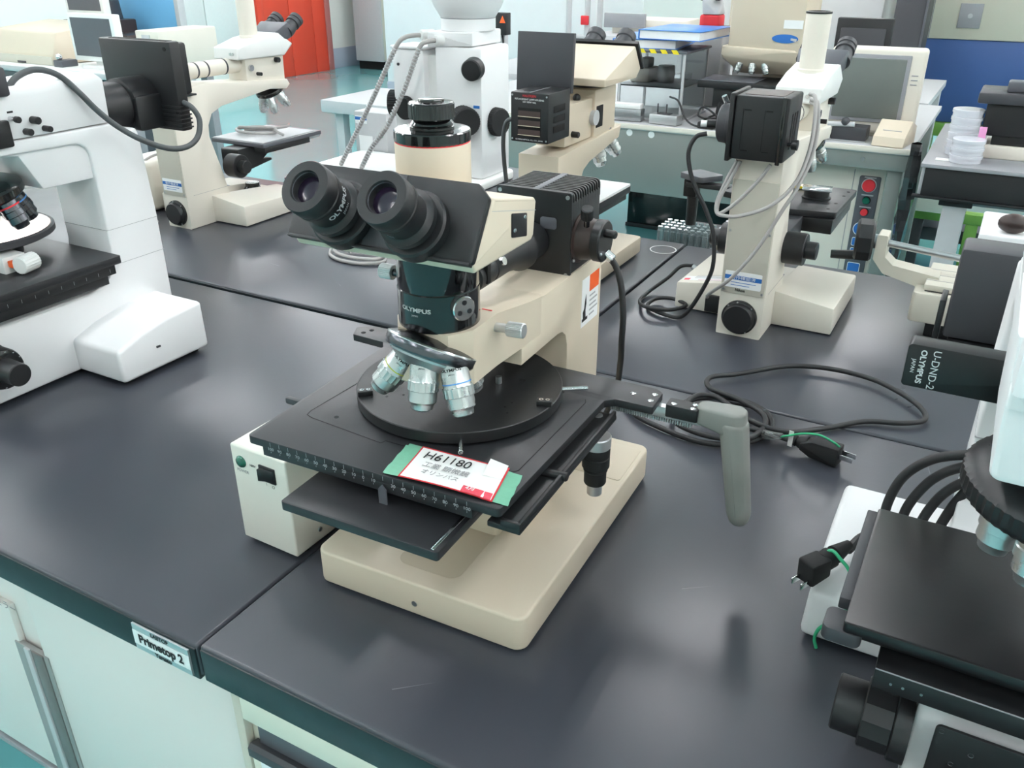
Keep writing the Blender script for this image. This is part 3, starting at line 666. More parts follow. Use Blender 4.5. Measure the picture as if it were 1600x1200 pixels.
# ---------------------------------------------------------------- white reflected-light microscopes (left edge and right edge)
mat('black_plate', (20, 20, 22), 0.32, var=0.3, scale=9, bump=0.05)
def sil_objective(parent, o, ax, L, r, m='obj_silver', ring=None, name='objective'):
    o = V(o); ax = V(ax).normalized()
    b = obj(name, G().lathe(o, ax, [(r*0.9, 0), (r, L*0.04), (r, L*0.45), (r*1.06, L*0.47), (r*1.06, L*0.62), (r*0.95, L*0.64), (r*0.95, L*0.82), (r*0.75, L*0.9), (r*0.7, L*0.98), (r*0.5, L), (0, L*0.99)], 28), m, parent)
    if ring: obj('colour_ring', G().lathe(o+ax*L*0.30, ax, [(r*1.0, 0), (r*1.02, 0.0003), (r*1.02, L*0.04), (r*1.0, L*0.045), (r, 0)], 28), ring, b)
    return b
def white_scope(t, yf=0.0, tz=0.1125):
    """frame facing -y; origin under the front of the frame"""
    arc = [(0.229+0.024*sin(R(k)), 0.301+0.024*cos(R(k))) for k in range(0, 91, 15)]
    low = rpoly([(yf, 0.006), (0.345, 0.006), (0.345, 0.2), (0.338, 0.343)], [0.006, 0.01, 0, 0.012]) + [(0.30, 0.3435), (0.03, 0.3435), (0.03, 0.328), (0.13, 0.327)] + arc + rpoly([(0.253, 0.25), (0.253, 0.17), (0.247, 0.135), (0.232, 0.118), (0.200, tz), (yf, tz)], [0, 0, 0.01, 0.01, 0, 0.006])
    g = G().prism(low, -0.05, 0.05, 'x', 0.003, 3)
    fr = obj('frame', g, 'white', t)
    # wide rear foot with a sloping top
    pts = []
    for x in (-0.15, 0.15):
        pts += [(x, 0.158, 0.006), (x, 0.318, 0.006), (x*0.985, 0.158, 0.055), (x*0.985, 0.20, 0.069), (x*0.985, 0.25, 0.078), (x*0.985, 0.318, 0.081)]
    obj('rear_foot', G().hull(pts, 0.006, 3), 'white', fr)
    for z_ in (0.1420, 0.1950): obj('frame_seam', G().box(-0.0503, 0.0503, 0.252, 0.3455, z_, z_+0.0004), 'mid_grey', fr)
    for x, y in ((-0.13, 0.18), (-0.13, 0.30), (0.13, 0.18), (0.13, 0.30), (-0.035, yf+0.02), (0.035, yf+0.02)):
        obj('rubber_foot', G().cyl((x, y, 0), (x, y, 0.007), 0.009, n=16), 'black_rubber', fr)
    armp = [(0.01, 0.345), (0.295, 0.345), (0.297, 0.405), (0.285, 0.413), (0.05, 0.404), (0.012, 0.400)]
    ar = obj('upper_arm', G().prism(rpoly(armp, [0, 0, 0.008, 0.006, 0.01, 0.01]), -0.05, 0.05, 'x', 0.003), 'white', t)
    obj('nose_block', G().prism(rpoly([(0.06, 0.335), (0.262, 0.335), (0.262, 0.272), (0.174, 0.2735), (0.150, 0.322)], [0, 0, 0, 0.004, 0]), -0.044, 0.044, 'x', 0.003), 'white', ar)
    return fr, ar
L = thing('microscope', 'large white microscope cropped by the left edge, with a silver wafer on its stage', 'microscope', (-1.18, 0.545, 0), 0)
fr, ar = white_scope(L)
obj('plug_hole', G().box(0.1475, 0.1505, 0.222, 0.229, 0.0385, 0.0415, 0.0005), 'dark_grey', fr)
# control knob on the right flank
ck = obj('focus_knob', G().lathe((0.050, 0.030, 0.070), (1, 0, 0), [(0.030, 0), (0.030, 0.004), (0.0285, 0.006), (0.0285, 0.036), (0.027, 0.039)], 48), 'black', L)
dl = obj('dial_ring', G().lathe((0.088, 0.030, 0.070), (1, 0, 0), [(0.0265, 0), (0.0265, 0.004), (0.0225, 0.0055)], 48), 'black_gloss', ck)
for k in range(14):
    a = 2*pi*k/14; obj('dial_tick', G().box(-0.0006, 0.0006, -0.0012, 0.0012, -0.0002, 0.0002, M=Matrix.Translation((0.0927, 0.030+0.0245*cos(a), 0.070+0.0245*sin(a))) @ Matrix.Rotation(pi/2, 4, 'Y')), 'ink_grey', dl)
obj('fine_knob', G().cyl((0.090, 0.030, 0.070), (0.124, 0.030, 0.070), 0.0165, 0.0155, bev=0.0012), 'black', ck)
# slider pins on the arm
def pin_(p, q, r, m, name='control_pin'): return obj(name, G().cyl(p, q, r, bev=r*0.15, n=20), m, ar)
pin_((0.049, 0.148, 0.372), (0.064, 0.148, 0.372), 0.0032, 'chrome'); pin_((0.062, 0.148, 0.372), (0.069, 0.148, 0.372), 0.0042, 'black')
pin_((0.049, 0.178, 0.366), (0.063, 0.178, 0.366), 0.0050, 'black'); pin_((0.049, 0.165, 0.353), (0.062, 0.165, 0.353), 0.0045, 'black')
pin_((0.049, 0.192, 0.353), (0.064, 0.192, 0.353), 0.0040, 'black')
for y, z in ((0.122, 0.3775), (0.122, 0.370), (0.150, 0.380)): obj('caption', G().box(0.0498, 0.0502, y-0.004, y+0.004, z-0.0012, z+0.0012), 'ink', ar)
obj('eyepiece_block', G().box(-0.062, 0.060, 0.03, 0.152, 0.400, 0.436, 0.004), 'dark_grey', ar)
obj('side_box', G().box(0.049, 0.058, 0.02, 0.142, 0.338, 0.372, 0.003), 'black', ar)
# lamp house at the back with its elbow
lp = obj('lamp_house', G().box(-0.080, 0.078, 0.398, 0.418, 0.318, 0.4465, 0.003), 'black', L)
obj('vent_slot', G().box(-0.06, 0.068, 0.4025, 0.4135, 0.4450, 0.4472, 0.0005), 'dark_hole', lp)
for k in range(6): obj('cooling_rib', G().box(-0.020, 0.0795, 0.3968, 0.4192, 0.3215+k*0.0062, 0.3240+k*0.0062, 0.0008), 'black', lp)
for x, z in ((0.066, 0.436), (0.072, 0.346)): obj('screw_hole', G().cyl((x, 0.3985, z), (x, 0.3972, z), 0.003, n=14), 'dark_hole', lp)
el = obj('lamp_adapter', G().lathe((0, 0.29, 0.357), (0, 1, 0), [(0.035, 0), (0.036, 0.002), (0.036, 0.058), (0.034, 0.060), (0.034, 0.062), (0.039, 0.064), (0.039, 0.108), (0.036, 0.114)], 56), 'black', L)
obj('adapter_rib', G().prism(rpoly([(0.352, 0.322), (0.398, 0.322), (0.402, 0.335), (0.402, 0.372), (0.352, 0.372)], 0.006), 0.026, 0.0405, 'x', 0.002), 'black', el)
# nosepiece and objectives
ns = obj('nosepiece', G().lathe((0, 0.118, 0.283), (0.0, 0.22, -1), [(0.035, -0.006), (0.046, 0), (0.048, 0.003), (0.048, 0.012), (0.044, 0.016), (0.02, 0.022), (0, 0.022)], 48), 'black_gloss', L)
for a, ring in ((20, 'blue_line'), (-40, 'yellow_line'), (80, 'red'), (150, None), (210, None)):
    ra = V((sin(R(a))*1.0, cos(R(a)), 0.2)); ax = V((sin(R(a))*0.30, cos(R(a))*0.30+0.2, -1))
    sil_objective(ns, V((0, 0.118, 0.272)) + ra*0.030 + V((0, 0, -0.004)), ax, 0.047, 0.0135, 'dark_metal', ring)
# stage
sg = obj('stage', G().prism(rrect(-0.20, 0.076, 0.052, 0.248, 0.004), 0.152, 0.163, 'z', 0.0006), 'black_stage', L)
obj('stage_rail', G().box(0.055, 0.0735, 0.055, 0.236, 0.138, 0.1515, 0.0006), 'black', sg)
for k in range(9): obj('tick', G().box(0.0734, 0.0737, 0.066+k*0.02, 0.0664+k*0.02, 0.142, 0.147), 'ink_grey', sg)
obj('lower_rail', G().box(0.040, 0.068, 0.02, 0.225, 0.124, 0.1375, 0.0006), 'black', sg)
obj('stage_carrier', G().box(-0.05, 0.036, 0.05, 0.215, 0.111, 0.1515, 0.002), 'white', sg)
wh = obj('wafer_holder', G().lathe((-0.105, 0.150, 0.190), (0, 0, 1), [(0.098, 0), (0.104, 0.003), (0.104, 0.011), (0.101, 0.013), (0.099, 0.0115), (0.0, 0.0115)], 80), 'dark_grey', sg)
mat('wafer_metal', (232, 212, 204), 0.05, 1.0, var=0.05, scale=6)
obj('rotation_base', G().cyl((-0.105, 0.150, 0.1628), (-0.105, 0.150, 0.191), 0.055), 'black', sg)
bx = obj('holder_block', G().box(-0.036, 0.008, 0.112, 0.146, 0.1628, 0.186, 0.001), 'white_plastic', sg)
obj('holder_hole', G().cyl((-0.010, 0.1125, 0.1745), (-0.010, 0.1112, 0.1745), 0.0065), 'dark_metal', bx)
obj('red_spacer', G().box(0.0082, 0.018, 0.118, 0.128, 0.172, 0.181, 0.001), 'orange', bx)
obj('holder_screw', G().cyl((0.020, 0.150, 0.176), (0.028, 0.122, 0.176), 0.0125, bev=0.0012, knurl=20, kd=0.0005), 'white_plastic', bx)
# lamp cord sweeping across the arm
obj('lamp_cord', G().tube([(0.028, 0.168, 0.406), (0.030, 0.185, 0.419), (0.034, 0.210, 0.425), (0.047, 0.232, 0.416), (0.0575, 0.250, 0.392), (0.064, 0.266, 0.368), (0.075, 0.285, 0.344), (0.090, 0.310, 0.322), (0.100, 0.345, 0.3045), (0.103, 0.378, 0.301), (0.103, 0.402, 0.312), (0.100, 0.413, 0.335), (0.093, 0.409, 0.353), (0.076, 0.408, 0.360)], 0.0042, 12), 'rubber_grey', L)
w = obj('silicon_wafer', G().lathe((-0.105-1.18, 0.150+0.545, 0.2018), (0, 0, 1), [(0, 0), (0.0985, 0), (0.0985, 0.0007), (0, 0.0007)], 80), 'wafer_metal')
tag(w, 'mirror-bright round wafer lying in the holder on the left white microscope', 'wafer')

# ------------------------------------------------ right edge microscope
Rm = thing('microscope', 'white microscope cropped by the right edge, with a large black stage and knurled black turret', 'microscope', (0.085, 0.50, 0), 0)
fr, ar = white_scope(Rm, 0.022, 0.096)
obj('front_plate', G().prism(rrect(-0.036, 0.045, 0.014, 0.086, 0.004), 0.0195, 0.0225, 'y', 0.0005), 'black', fr)
for x, z in ((-0.032, 0.082), (-0.011, 0.070), (-0.006, 0.056), (-0.021, 0.056)): obj('screw', G().lathe((x, 0.020, z), (0, -1, 0), [(0.0022, 0), (0.0018, 0.0006), (0.001, 0.0002), (0, 0.0002)], 14), 'dark_metal', fr)
ck = obj('focus_knob', G().lathe((-0.0495, 0.045, 0.052), (-1, 0, 0), [(0.0285, 0), (0.0285, 0.011), (0.0265, 0.012)], 48), 'black', Rm)
obj('ribbed_knob', G().cyl((-0.061, 0.045, 0.052), (-0.083, 0.045, 0.052), 0.0268, bev=0.001, knurl=13, kd=0.0012), 'black', ck)
obj('fine_knob', G().cyl((-0.082, 0.045, 0.052), (-0.1035, 0.045, 0.052), 0.0215, bev=0.0012), 'black', ck)
sg = obj('stage', G().prism(rrect(-0.1085, 0.16, 0.026, 0.187, 0.003), 0.1335, 0.142, 'z', 0.0008), 'black_plate', Rm)
obj('stage_side', G().box(-0.1165, -0.104, 0.058, 0.187, 0.1275, 0.138, 0.0012), 'dark_grey', sg)
obj('stage_lug', G().prism(rrect(-0.1225, -0.095, 0.026, 0.052, 0.006), 0.1215, 0.1330, 'z', 0.0008), 'dark_grey', sg)
obj('lower_plate', G().box(-0.100, 0.16, 0.045, 0.18, 0.1155, 0.1335, 0.0015), 'black', sg)
obj('front_rail', G().box(-0.082, 0.16, 0.0225, 0.08, 0.0965, 0.1145, 0.001), 'black', sg)
obj('worn_edge', G().box(-0.0818, 0.16, 0.0221, 0.0229, 0.1140, 0.1147), 'mid_grey', sg)
for x in (-0.07, -0.062, -0.05): obj('screw', G().cyl((x, 0.023, 0.105), (x, 0.0219, 0.105), 0.001, n=10), 'steel', sg)
# big knurled turret
ns = obj('nosepiece', G().lathe((0.003, 0.092, 0.2450), (0.03, -0.04, 1), [(0.047, -0.012), (0.058, -0.008), (0.0625, -0.004), (0.0640, 0.0), (0.0640, 0.010), (0.0615, 0.0135), (0.05, 0.0185), (0.03, 0.0195), (0.03, 0.035)], 60, knurl=58, kd=0.0011), 'black', Rm)
obj('turret_collar', G().lathe((0.003, 0.094, 0.258), (0.03, -0.04, 1), [(0.052, 0), (0.052, 0.004), (0.040, 0.006), (0.040, 0.045)], 48), 'black_gloss', ns)
for a, ring in ((-15, 'red'), (57, None), (129, None), (201, 'blue_line'), (273, 'yellow_line')):
    ra = V((sin(R(a)), -cos(R(a)), 0))
    sil_objective(ns, V((0.003, 0.095, 0.241)) + ra*0.027, V((ra.x*0.10, ra.y*0.10, -1)), 0.05, 0.014, 'obj_silver', ring)
obj('nose_front', G().prism(rpoly([(-0.0475, 0.276), (0.056, 0.276), (0.056, 0.372), (-0.053, 0.372)], [0.008, 0.006, 0, 0]), 0.034, 0.160, 'y', 0.004), 'white', ar)
# neutral filter slider and lamp house
sl = obj('filter_slider', G().prism(rrect(-0.1130, 0.04, 0.2655, 0.3005, 0.003), 0.172, 0.192, 'y', 0.0008), 'black', Rm)
text('U-DND-2', 0.0078, (-0.0925, 0.1718, 0.2825), (0, 0, -1), (1, 0, 0), 'ink_white', sl)
text('OLYMPUS', 0.0058, (-0.1015, 0.1718, 0.2835), (0, 0, -1), (1, 0, 0), 'ink_white', sl, bold=0.00015, sx=1.1)
text('JAPAN', 0.0040, (-0.1072, 0.1718, 0.2832), (0, 0, -1), (1, 0, 0), 'ink_white', sl)
lp = obj('lamp_house', G().box(-0.0955, 0.11, 0.392, 0.438, 0.2255, 0.3165, 0.004), 'dark_grey', Rm)
obj('lamp_cap', G().lathe((0.055, 0.391, 0.268), (0, -1, 0), [(0.055, 0), (0.055, 0.004), (0.05, 0.012), (0.046, 0.013), (0, 0.013)], 56), 'black', lp)
obj('vent_strip', G().box(-0.104, -0.0985, 0.395, 0.43, 0.208, 0.262, 0.001), 'black', lp)
obj('lamp_adapter', G().lathe((0, 0.29, 0.29), (0, 1, 0), [(0.03, 0), (0.03, 0.10)], 40), 'black', lp)
obj('lamp_shelf', G().box(-0.09, 0.08, 0.37, 0.43, 0.212, 0.2245, 0.002), 'black', lp)
# thick cords looping out of the frame behind the stage
for pts in ([(-0.104, 0.235, 0.085), (-0.104, 0.245, 0.115), (-0.096, 0.25, 0.143), (-0.077, 0.25, 0.166), (-0.052, 0.25, 0.178), (-0.045, 0.25, 0.179)],
            [(-0.09, 0.235, 0.088), (-0.088, 0.245, 0.113), (-0.078, 0.25, 0.138), (-0.066, 0.25, 0.155), (-0.052, 0.25, 0.166), (-0.045, 0.25, 0.170)],
            [(-0.076, 0.235, 0.088), (-0.073, 0.245, 0.106), (-0.066, 0.25, 0.126), (-0.057, 0.25, 0.142), (-0.045, 0.25, 0.155)],
            [(-0.062, 0.235, 0.09), (-0.058, 0.245, 0.104), (-0.052, 0.25, 0.125), (-0.044, 0.25, 0.146)]):
    obj('cord', G().tube(pts, 0.0044, 12), 'cable', Rm)
# plug lying on its rear foot
pg = thing('power_plug', 'black mains plug with green earth wire lying on the right microscope foot', 'plug', (0, 0, 0))
P0 = V((-0.0685, 0.652, 0.078)); pd = V((0.026, 0.045, 0.004)).normalized()
M_ = basis(P0, pd, (0, 0, 1))
pb = obj('plug_body', G(M_).prism(rpoly([(0.0, -0.011), (0.024, -0.009), (0.024, 0.010), (0.0, 0.013)], 0.003), -0.009, 0.009, 'z', 0.002), 'black_rubber', pg)
obj('strain_relief', G(M_).lathe((0.022, 0.002, 0), (1, 0.12, 0), [(0.009, 0), (0.0095, 0.010), (0.0065, 0.011), (0.0065, 0.014), (0.0085, 0.015), (0.007, 0.022), (0.0045, 0.034)], 24), 'black_rubber', pb)
for k in (-0.0055, 0.0045): obj('prong', G(M_).box(-0.010, 0.001, -0.010, -0.0035, k, k+0.0012, 0.0003), 'chrome', pb)
obj('earth_wire', G().tube([(-0.0585, 0.676, 0.088), (-0.052, 0.676, 0.093), (-0.044, 0.672, 0.090), (-0.034, 0.668, 0.082), (-0.028, 0.660, 0.065), (-0.032, 0.650, 0.045), (-0.041, 0.6515, 0.034), (-0.048, 0.652, 0.024), (-0.050, 0.652, 0.012), (-0.047, 0.652, 0.002)], 0.0016, 8), 'green_wire', pg)
obj('cord', G().tube([P0+pd*0.055, (-0.03, 0.725, 0.086), (0.0, 0.742, 0.09)], 0.0042, 10), 'cable', pg)

# ---------------------------------------------------------------- two beige microscopes of one pattern that face away (T foot, tall photo tube)
def away_scope(t, ky=0.10, kz=0.130):
    fr = obj('frame', G().prism([(0, 0.0), (0.30, 0.0), (0.30, 0.030), (0.155, 0.036), (0.125, 0.062), (0.112, 0.12), (0.092, 0.19), (0.094, 0.215), (0.108, 0.238), (0.14, 0.25), (0.30, 0.268), (0.355, 0.262), (0.368, 0.272), (0.36, 0.284), (0.10, 0.303), (0.02, 0.300), (0, 0.285)], -0.0365, 0.0365, 'x', 0.002), 'nikon', t)
    for s in (-1, 1):
        obj('foot', G().hull([(s*0.03, 0.072, 0.002), (s*0.134, 0.072, 0.002), (s*0.03, 0.287, 0.002), (s*0.134, 0.287, 0.002), (s*0.03, 0.072, 0.063), (s*0.133, 0.072, 0.048), (s*0.03, 0.287, 0.043), (s*0.133, 0.287, 0.040)], 0.003), 'nikon', fr)
    obj('frame_seam', G().box(-0.0367, 0.0367, 0.02, 0.13, 0.0728, 0.0733), 'mid_grey', fr)
    bp = obj('back_plate', G().box(-0.0345, 0.0345, -0.0016, 0.001, 0.073, 0.255, 0.0006), 'nikon_panel', fr)
    for x, z in ((-0.031, 0.078), (0.031, 0.078), (-0.031, 0.175), (0.031, 0.175)): obj('screw', G().lathe((x, -0.0012, z), (0, -1, 0), [(0.0024, 0), (0.002, 0.001), (0, 0.0013)], 14), 'steel', bp)
    st = obj('inspection_label', G().prism(rrect(-0.0305, 0.0285, 0.083, 0.110, 0.002), -0.0021, -0.0014, 'y'), 'label_white', bp)
    obj('blue_band', G().box(-0.0305, 0.0285, -0.0024, -0.0019, 0.0965, 0.1035), 'blue_label', st)
    text('動作確認済', 0.0062, (-0.001, -0.0024, 0.1000), (1, 0, 0), (0, 0, 1), 'label_white', st, sx=1.3)
    for i, w_ in enumerate((0.04, 0.03)): obj('print_line', G().box(-0.02, -0.02+w_, -0.0023, -0.002, 0.0915-i*0.0045, 0.0925-i*0.0045), 'blue_label', st)
    bl = obj('back_lamp_cap', G().lathe((0.0, 0.0005, 0.034), (0, -1, 0), [(0.0285, 0), (0.0285, 0.005), (0.0255, 0.0065), (0.0245, 0.013), (0.0225, 0.0155), (0, 0.0155)], 44), 'black', fr)
    for a in (45, 100, 135, 300): obj('screw', G().cyl((0.0265*cos(R(a)), -0.005, 0.034+0.0265*sin(R(a))), (0.0265*cos(R(a)), -0.0062, 0.034+0.0265*sin(R(a))), 0.0014, n=10), 'steel', bl)
    for s in (-1, 1):
        k = obj('focus_knob', G().cyl((s*0.036, ky, kz), (s*0.070, ky, kz), 0.0265, bev=0.0012, n=36), 'black', t)
        obj('fine_knob', G().cyl((s*0.069, ky, kz), (s*0.088, ky, kz), 0.0145, bev=0.001, n=28), 'black', k)
    # vertical illuminator and its tube
    iv = obj('illuminator', G().prism(rpoly([(0.235, 0.284), (0.36, 0.276), (0.362, 0.338), (0.235, 0.342)], 0.003), -0.029, 0.029, 'x', 0.002), 'nikon', t)
    obj('knob', G().cyl((0.028, 0.27, 0.305), (0.042, 0.27, 0.305), 0.004), 'black', iv)
    obj('knob', G().cyl((0.028, 0.335, 0.33), (0.04, 0.335, 0.33), 0.006), 'black', iv)
    obj('knob', G().cyl((0.028, 0.25, 0.320), (0.034, 0.25, 0.320), 0.007), 'chrome', iv)
    tb = obj('lamp_tube', G().lathe((0, 0.06, 0.327), (0, 1, 0), [(0.024, 0), (0.024, 0.022), (0.017, 0.024), (0.017, 0.180)], 32), 'nikon', t)
    for y in (0.105, 0.135, 0.19): obj('tube_band', G().lathe((0, y, 0.327), (0, 1, 0), [(0.0172, 0), (0.0176, 0.001), (0.0176, 0.004), (0.0172, 0.005), (0.0172, 0)], 32), 'dark_grey', tb)
    # trinocular head
    hd = obj('head', G().prism(rpoly([(0.205, 0.3405), (0.36, 0.3385), (0.392, 0.362), (0.345, 0.392), (0.27, 0.382), (0.208, 0.366)], 0.004), -0.038, 0.038, 'x', 0.004, 3), 'white_plastic', t)
    for x in (0.016, 0.024): obj('screw', G().cyl((x, 0.2065, 0.353), (x, 0.2045, 0.353), 0.003, n=14), 'chrome', hd)
    bd = obj('binocular_body', G().hull([(s*x, y, z) for s in (-1, 1) for x, y, z in ((0.034, 0.345, 0.362), (0.036, 0.330, 0.388), (0.044, 0.403, 0.388), (0.044, 0.375, 0.412), (0.034, 0.395, 0.376))], 0.004), 'slate', hd)
    for s in (-1, 1):
        ax = V((0, 0.82, 0.50)).normalized()
        ep = obj('eyepiece', G().lathe(V((s*0.0305, 0.380, 0.390)), ax, [(0.0165, 0), (0.0165, 0.018), (0.0145, 0.019), (0.0145, 0.028), (0.0172, 0.029), (0.0172, 0.036), (0.0155, 0.0365), (0.0155, 0.040), (0.0172, 0.041), (0.0172, 0.050), (0.012, 0.052), (0.010, 0.049), (0, 0.0485)], 32), 'dark_grey', hd)
    pt = obj('photo_tube', G().lathe((0, 0.287, 0), (0, 0, 1), [(0.0222, 0.372), (0.0222, 0.386), (0.0206, 0.388), (0.0206, 0.472), (0.0200, 0.474)], 44), 'nikon', t)
    obj('tube_cap', G().lathe((0, 0.287, 0), (0, 0, 1), [(0.0212, 0.4735), (0.0212, 0.4765), (0.0182, 0.477), (0.0175, 0.4745), (0, 0.474)], 44), 'black', pt)
    # turret, tilted back
    nq = obj('nosepiece', G().lathe((0, 0.330, 0.2635), (0, 0.42, -1), [(0.022, -0.006), (0.033, 0), (0.034, 0.002), (0.034, 0.009), (0.030, 0.012), (0.012, 0.017), (0, 0.018)], 40), 'black_gloss', t)
    for a in (0, 72, 144, 216, 288):
        c, s = cos(R(a)), sin(R(a)); n_ = V((0, 0.42, -1)).normalized(); e1 = V((1, 0, 0)); e2 = e1.cross(n_)
        ra = e1*s + e2*c
        sil_objective(nq, V((0, 0.333, 0.254)) + ra*0.0185, n_ + ra*0.38, 0.043, 0.0105)
    return fr
mat('lamp_louver', (60, 46, 44), 0.4, var=0.2)
# right back one
Rn = thing('microscope', 'beige microscope on the right, blue inspection label and round black cap on its back', 'microscope', (-0.311, 1.32, 0), 0)
fr = away_scope(Rn)
text('Nikon', 0.0065, (-0.004, -0.0017, 0.0795), (1, 0, 0), (0, 0, 1), 'ink', fr, bold=0.0002)
lh = obj('lamp_house', G().box(-0.0355, 0.0420, -0.036, 0.045, 0.292, 0.3825, 0.003), 'black', Rn)
obj('side_flange', G().box(-0.0435, -0.0365, -0.038, 0.047, 0.288, 0.385, 0.002), 'black', lh)
obj('edge_post', G().box(0.031, 0.0375, -0.0378, -0.034, 0.289, 0.383, 0.001), 'black_gloss', lh)
obj('top_opening', G().box(-0.026, 0.030, -0.024, 0.034, 0.3820, 0.3831), 'lamp_louver', lh)
for x in (-0.021, 0.010):
    for z in (0.305, 0.362): obj('slot', G().box(x, x+0.010, -0.0368, -0.0355, z, z+0.0018), 'dark_hole', lh)
    obj('panel_groove', G().box(x-0.002, x-0.0012, -0.0364, -0.0355, 0.306, 0.364), 'dark_hole', lh)
for k in range(3): obj('side_slot', G().box(0.0415, 0.0425, -0.012+k*0.014, -0.006+k*0.014, 0.308, 0.358), 'dark_hole', lh)
rc = obj('round_cap', G().lathe((-0.0430, 0.003, 0.335), (-1, 0, 0), [(0.034, 0), (0.034, 0.006), (0.029, 0.0075), (0.028, 0.020), (0.026, 0.022), (0, 0.022)], 40), 'dark_grey', lh)
obj('cap_stub', G().cyl((-0.068, -0.006, 0.334), (-0.082, -0.010, 0.334), 0.0065), 'black', rc)
obj('stub_tag', G().cyl((-0.082, -0.010, 0.334), (-0.091, -0.012, 0.334), 0.0048), 'label_white', rc)
obj('cap_lever', G().cyl((-0.058, 0.0, 0.365), (-0.062, -0.004, 0.375), 0.004), 'chrome', rc)
obj('side_knob', G().lathe((0.0415, -0.02, 0.317), (1, 0, 0), [(0.003, 0), (0.003, 0.006), (0.007, 0.007), (0.0075, 0.015), (0, 0.016)], 24), 'black', lh)
# its stage
sg = obj('stage', G().prism(rpoly([(-0.06, 0.21), (0.088, 0.235), (0.092, 0.42), (-0.06, 0.42)], 0.006), 0.150, 0.161, 'z', 0.001), 'black_stage', Rn)
obj('stage_block', G().box(0.01, 0.086, 0.225, 0.41, 0.124, 0.1495, 0.002), 'black', sg)
obj('stage_bracket', G().prism(rpoly([(0.14, 0.10), (0.25, 0.128), (0.25, 0.15), (0.115, 0.15)], 0.004), -0.02, 0.035, 'x', 0.001), 'dark_grey', sg)
for p in ((0.07, 0.255), (0.075, 0.30), (0.078, 0.36), (0.08, 0.395)): obj('tapped_hole', G().cyl((*p, 0.160), (*p, 0.1613), 0.003, n=12), 'dark_hole', sg)
xr_ = obj('cross_arm', G().box(-0.225, -0.06, 0.36, 0.385, 0.142, 0.152, 0.002), 'black_stage', sg)
obj('arm_pad', G().prism(rpoly([(-0.245, 0.375), (-0.19, 0.345), (-0.155, 0.39), (-0.215, 0.42)], 0.008), 0.1555, 0.167, 'z', 0.001), 'slate', xr_)
obj('arm_pad', G().prism(rpoly([(-0.135, 0.31), (-0.06, 0.29), (-0.06, 0.38), (-0.12, 0.38)], 0.008), 0.1445, 0.156, 'z', 0.001), 'black_stage', xr_)
obj('drop_shaft', G().cyl((-0.215, 0.385, 0.156), (-0.215, 0.385, 0.06), 0.0125, 0.0105), 'black', xr_)
obj('shaft_guide', G().box(-0.232, -0.205, 0.370, 0.40, 0.120, 0.1545, 0.002), 'black', xr_)
# objects on it
y_ = thing('ruler_strip', 'yellow-edged cream strip lying along the stage of the labelled beige microscope', 'strip', (-0.311, 1.32, 0.1615))
obj('strip', G().box(-0.055, 0.03, 0.372, 0.392, 0, 0.006, 0.001), 'cream', y_); obj('yellow_edge', G().box(-0.055, 0.03, 0.3705, 0.3719, 0.0015, 0.0055), 'yellow', y_)
sd = thing('sample_puck', 'small black round sample under a glass square on the right stage', 'sample', (-0.276, 1.645, 0.1615))
obj('puck', G().lathe((0, 0, 0), (0, 0, 1), [(0.026, 0), (0.026, 0.002), (0.0225, 0.003), (0.0225, 0.015), (0, 0.015)], 36), 'black', sd)
obj('cover_glass', G().box(-0.026, 0.026, -0.02, 0.02, 0.0152, 0.0176, 0.0005, M=Matrix.Rotation(0.15, 4, 'Z')), 'lens_clear', sd)
# cables hanging round the lamp box
gb = thing('cable_bundle', 'grey cables hung over the arm behind the labelled microscope lamp box', 'cable', (-0.311, 1.32, 0))
for pts, r in (([(0.045, 0.075, 0.375), (0.056, 0.06, 0.372), (0.064, 0.04, 0.34), (0.066, 0.02, 0.30), (0.058, -0.005, 0.26), (0.03, -0.02, 0.226), (-0.01, -0.026, 0.207), (-0.034, -0.026, 0.203), (-0.050, -0.02, 0.205), (-0.053, -0.012, 0.222), (-0.043, -0.008, 0.255), (-0.031, -0.006, 0.284)], 0.003),
               ([(0.045, 0.09, 0.365), (0.058, 0.075, 0.362), (0.067, 0.055, 0.33), (0.069, 0.03, 0.29), (0.060, 0.0, 0.25), (0.047, -0.012, 0.22), (0.02, -0.02, 0.16), (-0.015, -0.02, 0.105), (-0.052, 0.0, 0.066), (-0.062, 0.02, 0.05)], 0.003),
               ([(0.042, 0.105, 0.36), (0.056, 0.09, 0.352), (0.066, 0.06, 0.318), (0.067, 0.035, 0.286), (0.061, 0.01, 0.26)], 0.003),
               ([(0.022, -0.02, 0.286), (0.008, -0.02, 0.262), (-0.020, -0.022, 0.226), (-0.047, -0.02, 0.204), (-0.050, -0.014, 0.224), (-0.037, -0.010, 0.256), (-0.026, -0.008, 0.284)], 0.0028)):
    obj('grey_cable', G().tube(pts, r, 10), 'cable_grey', gb)
bc = obj('lamp_cable', G().tube([(-0.390, 1.304, 0.321), (-0.405, 1.298, 0.315), (-0.413, 1.295, 0.29), (-0.402, 1.295, 0.25), (-0.376, 1.296, 0.205), (-0.362, 1.297, 0.17), (-0.358, 1.30, 0.12), (-0.370, 1.305, 0.08), (-0.395, 1.315, 0.03), (-0.42, 1.335, 0.006), (-0.46, 1.345, 0.0055), (-0.485, 1.365, 0.0055), (-0.48, 1.40, 0.0075), (-0.45, 1.40, 0.0125), (-0.42, 1.38, 0.0125), (-0.44, 1.345, 0.0125), (-0.48, 1.34, 0.0125), (-0.505, 1.38, 0.0055), (-0.507, 1.43, 0.006), (-0.49, 1.48, 0.02), (-0.475, 1.505, 0.037), (-0.452, 1.508, 0.042)], 0.0034, 12, M=Matrix.Translation((0.311, -1.32, 0))), 'cable', Rn)
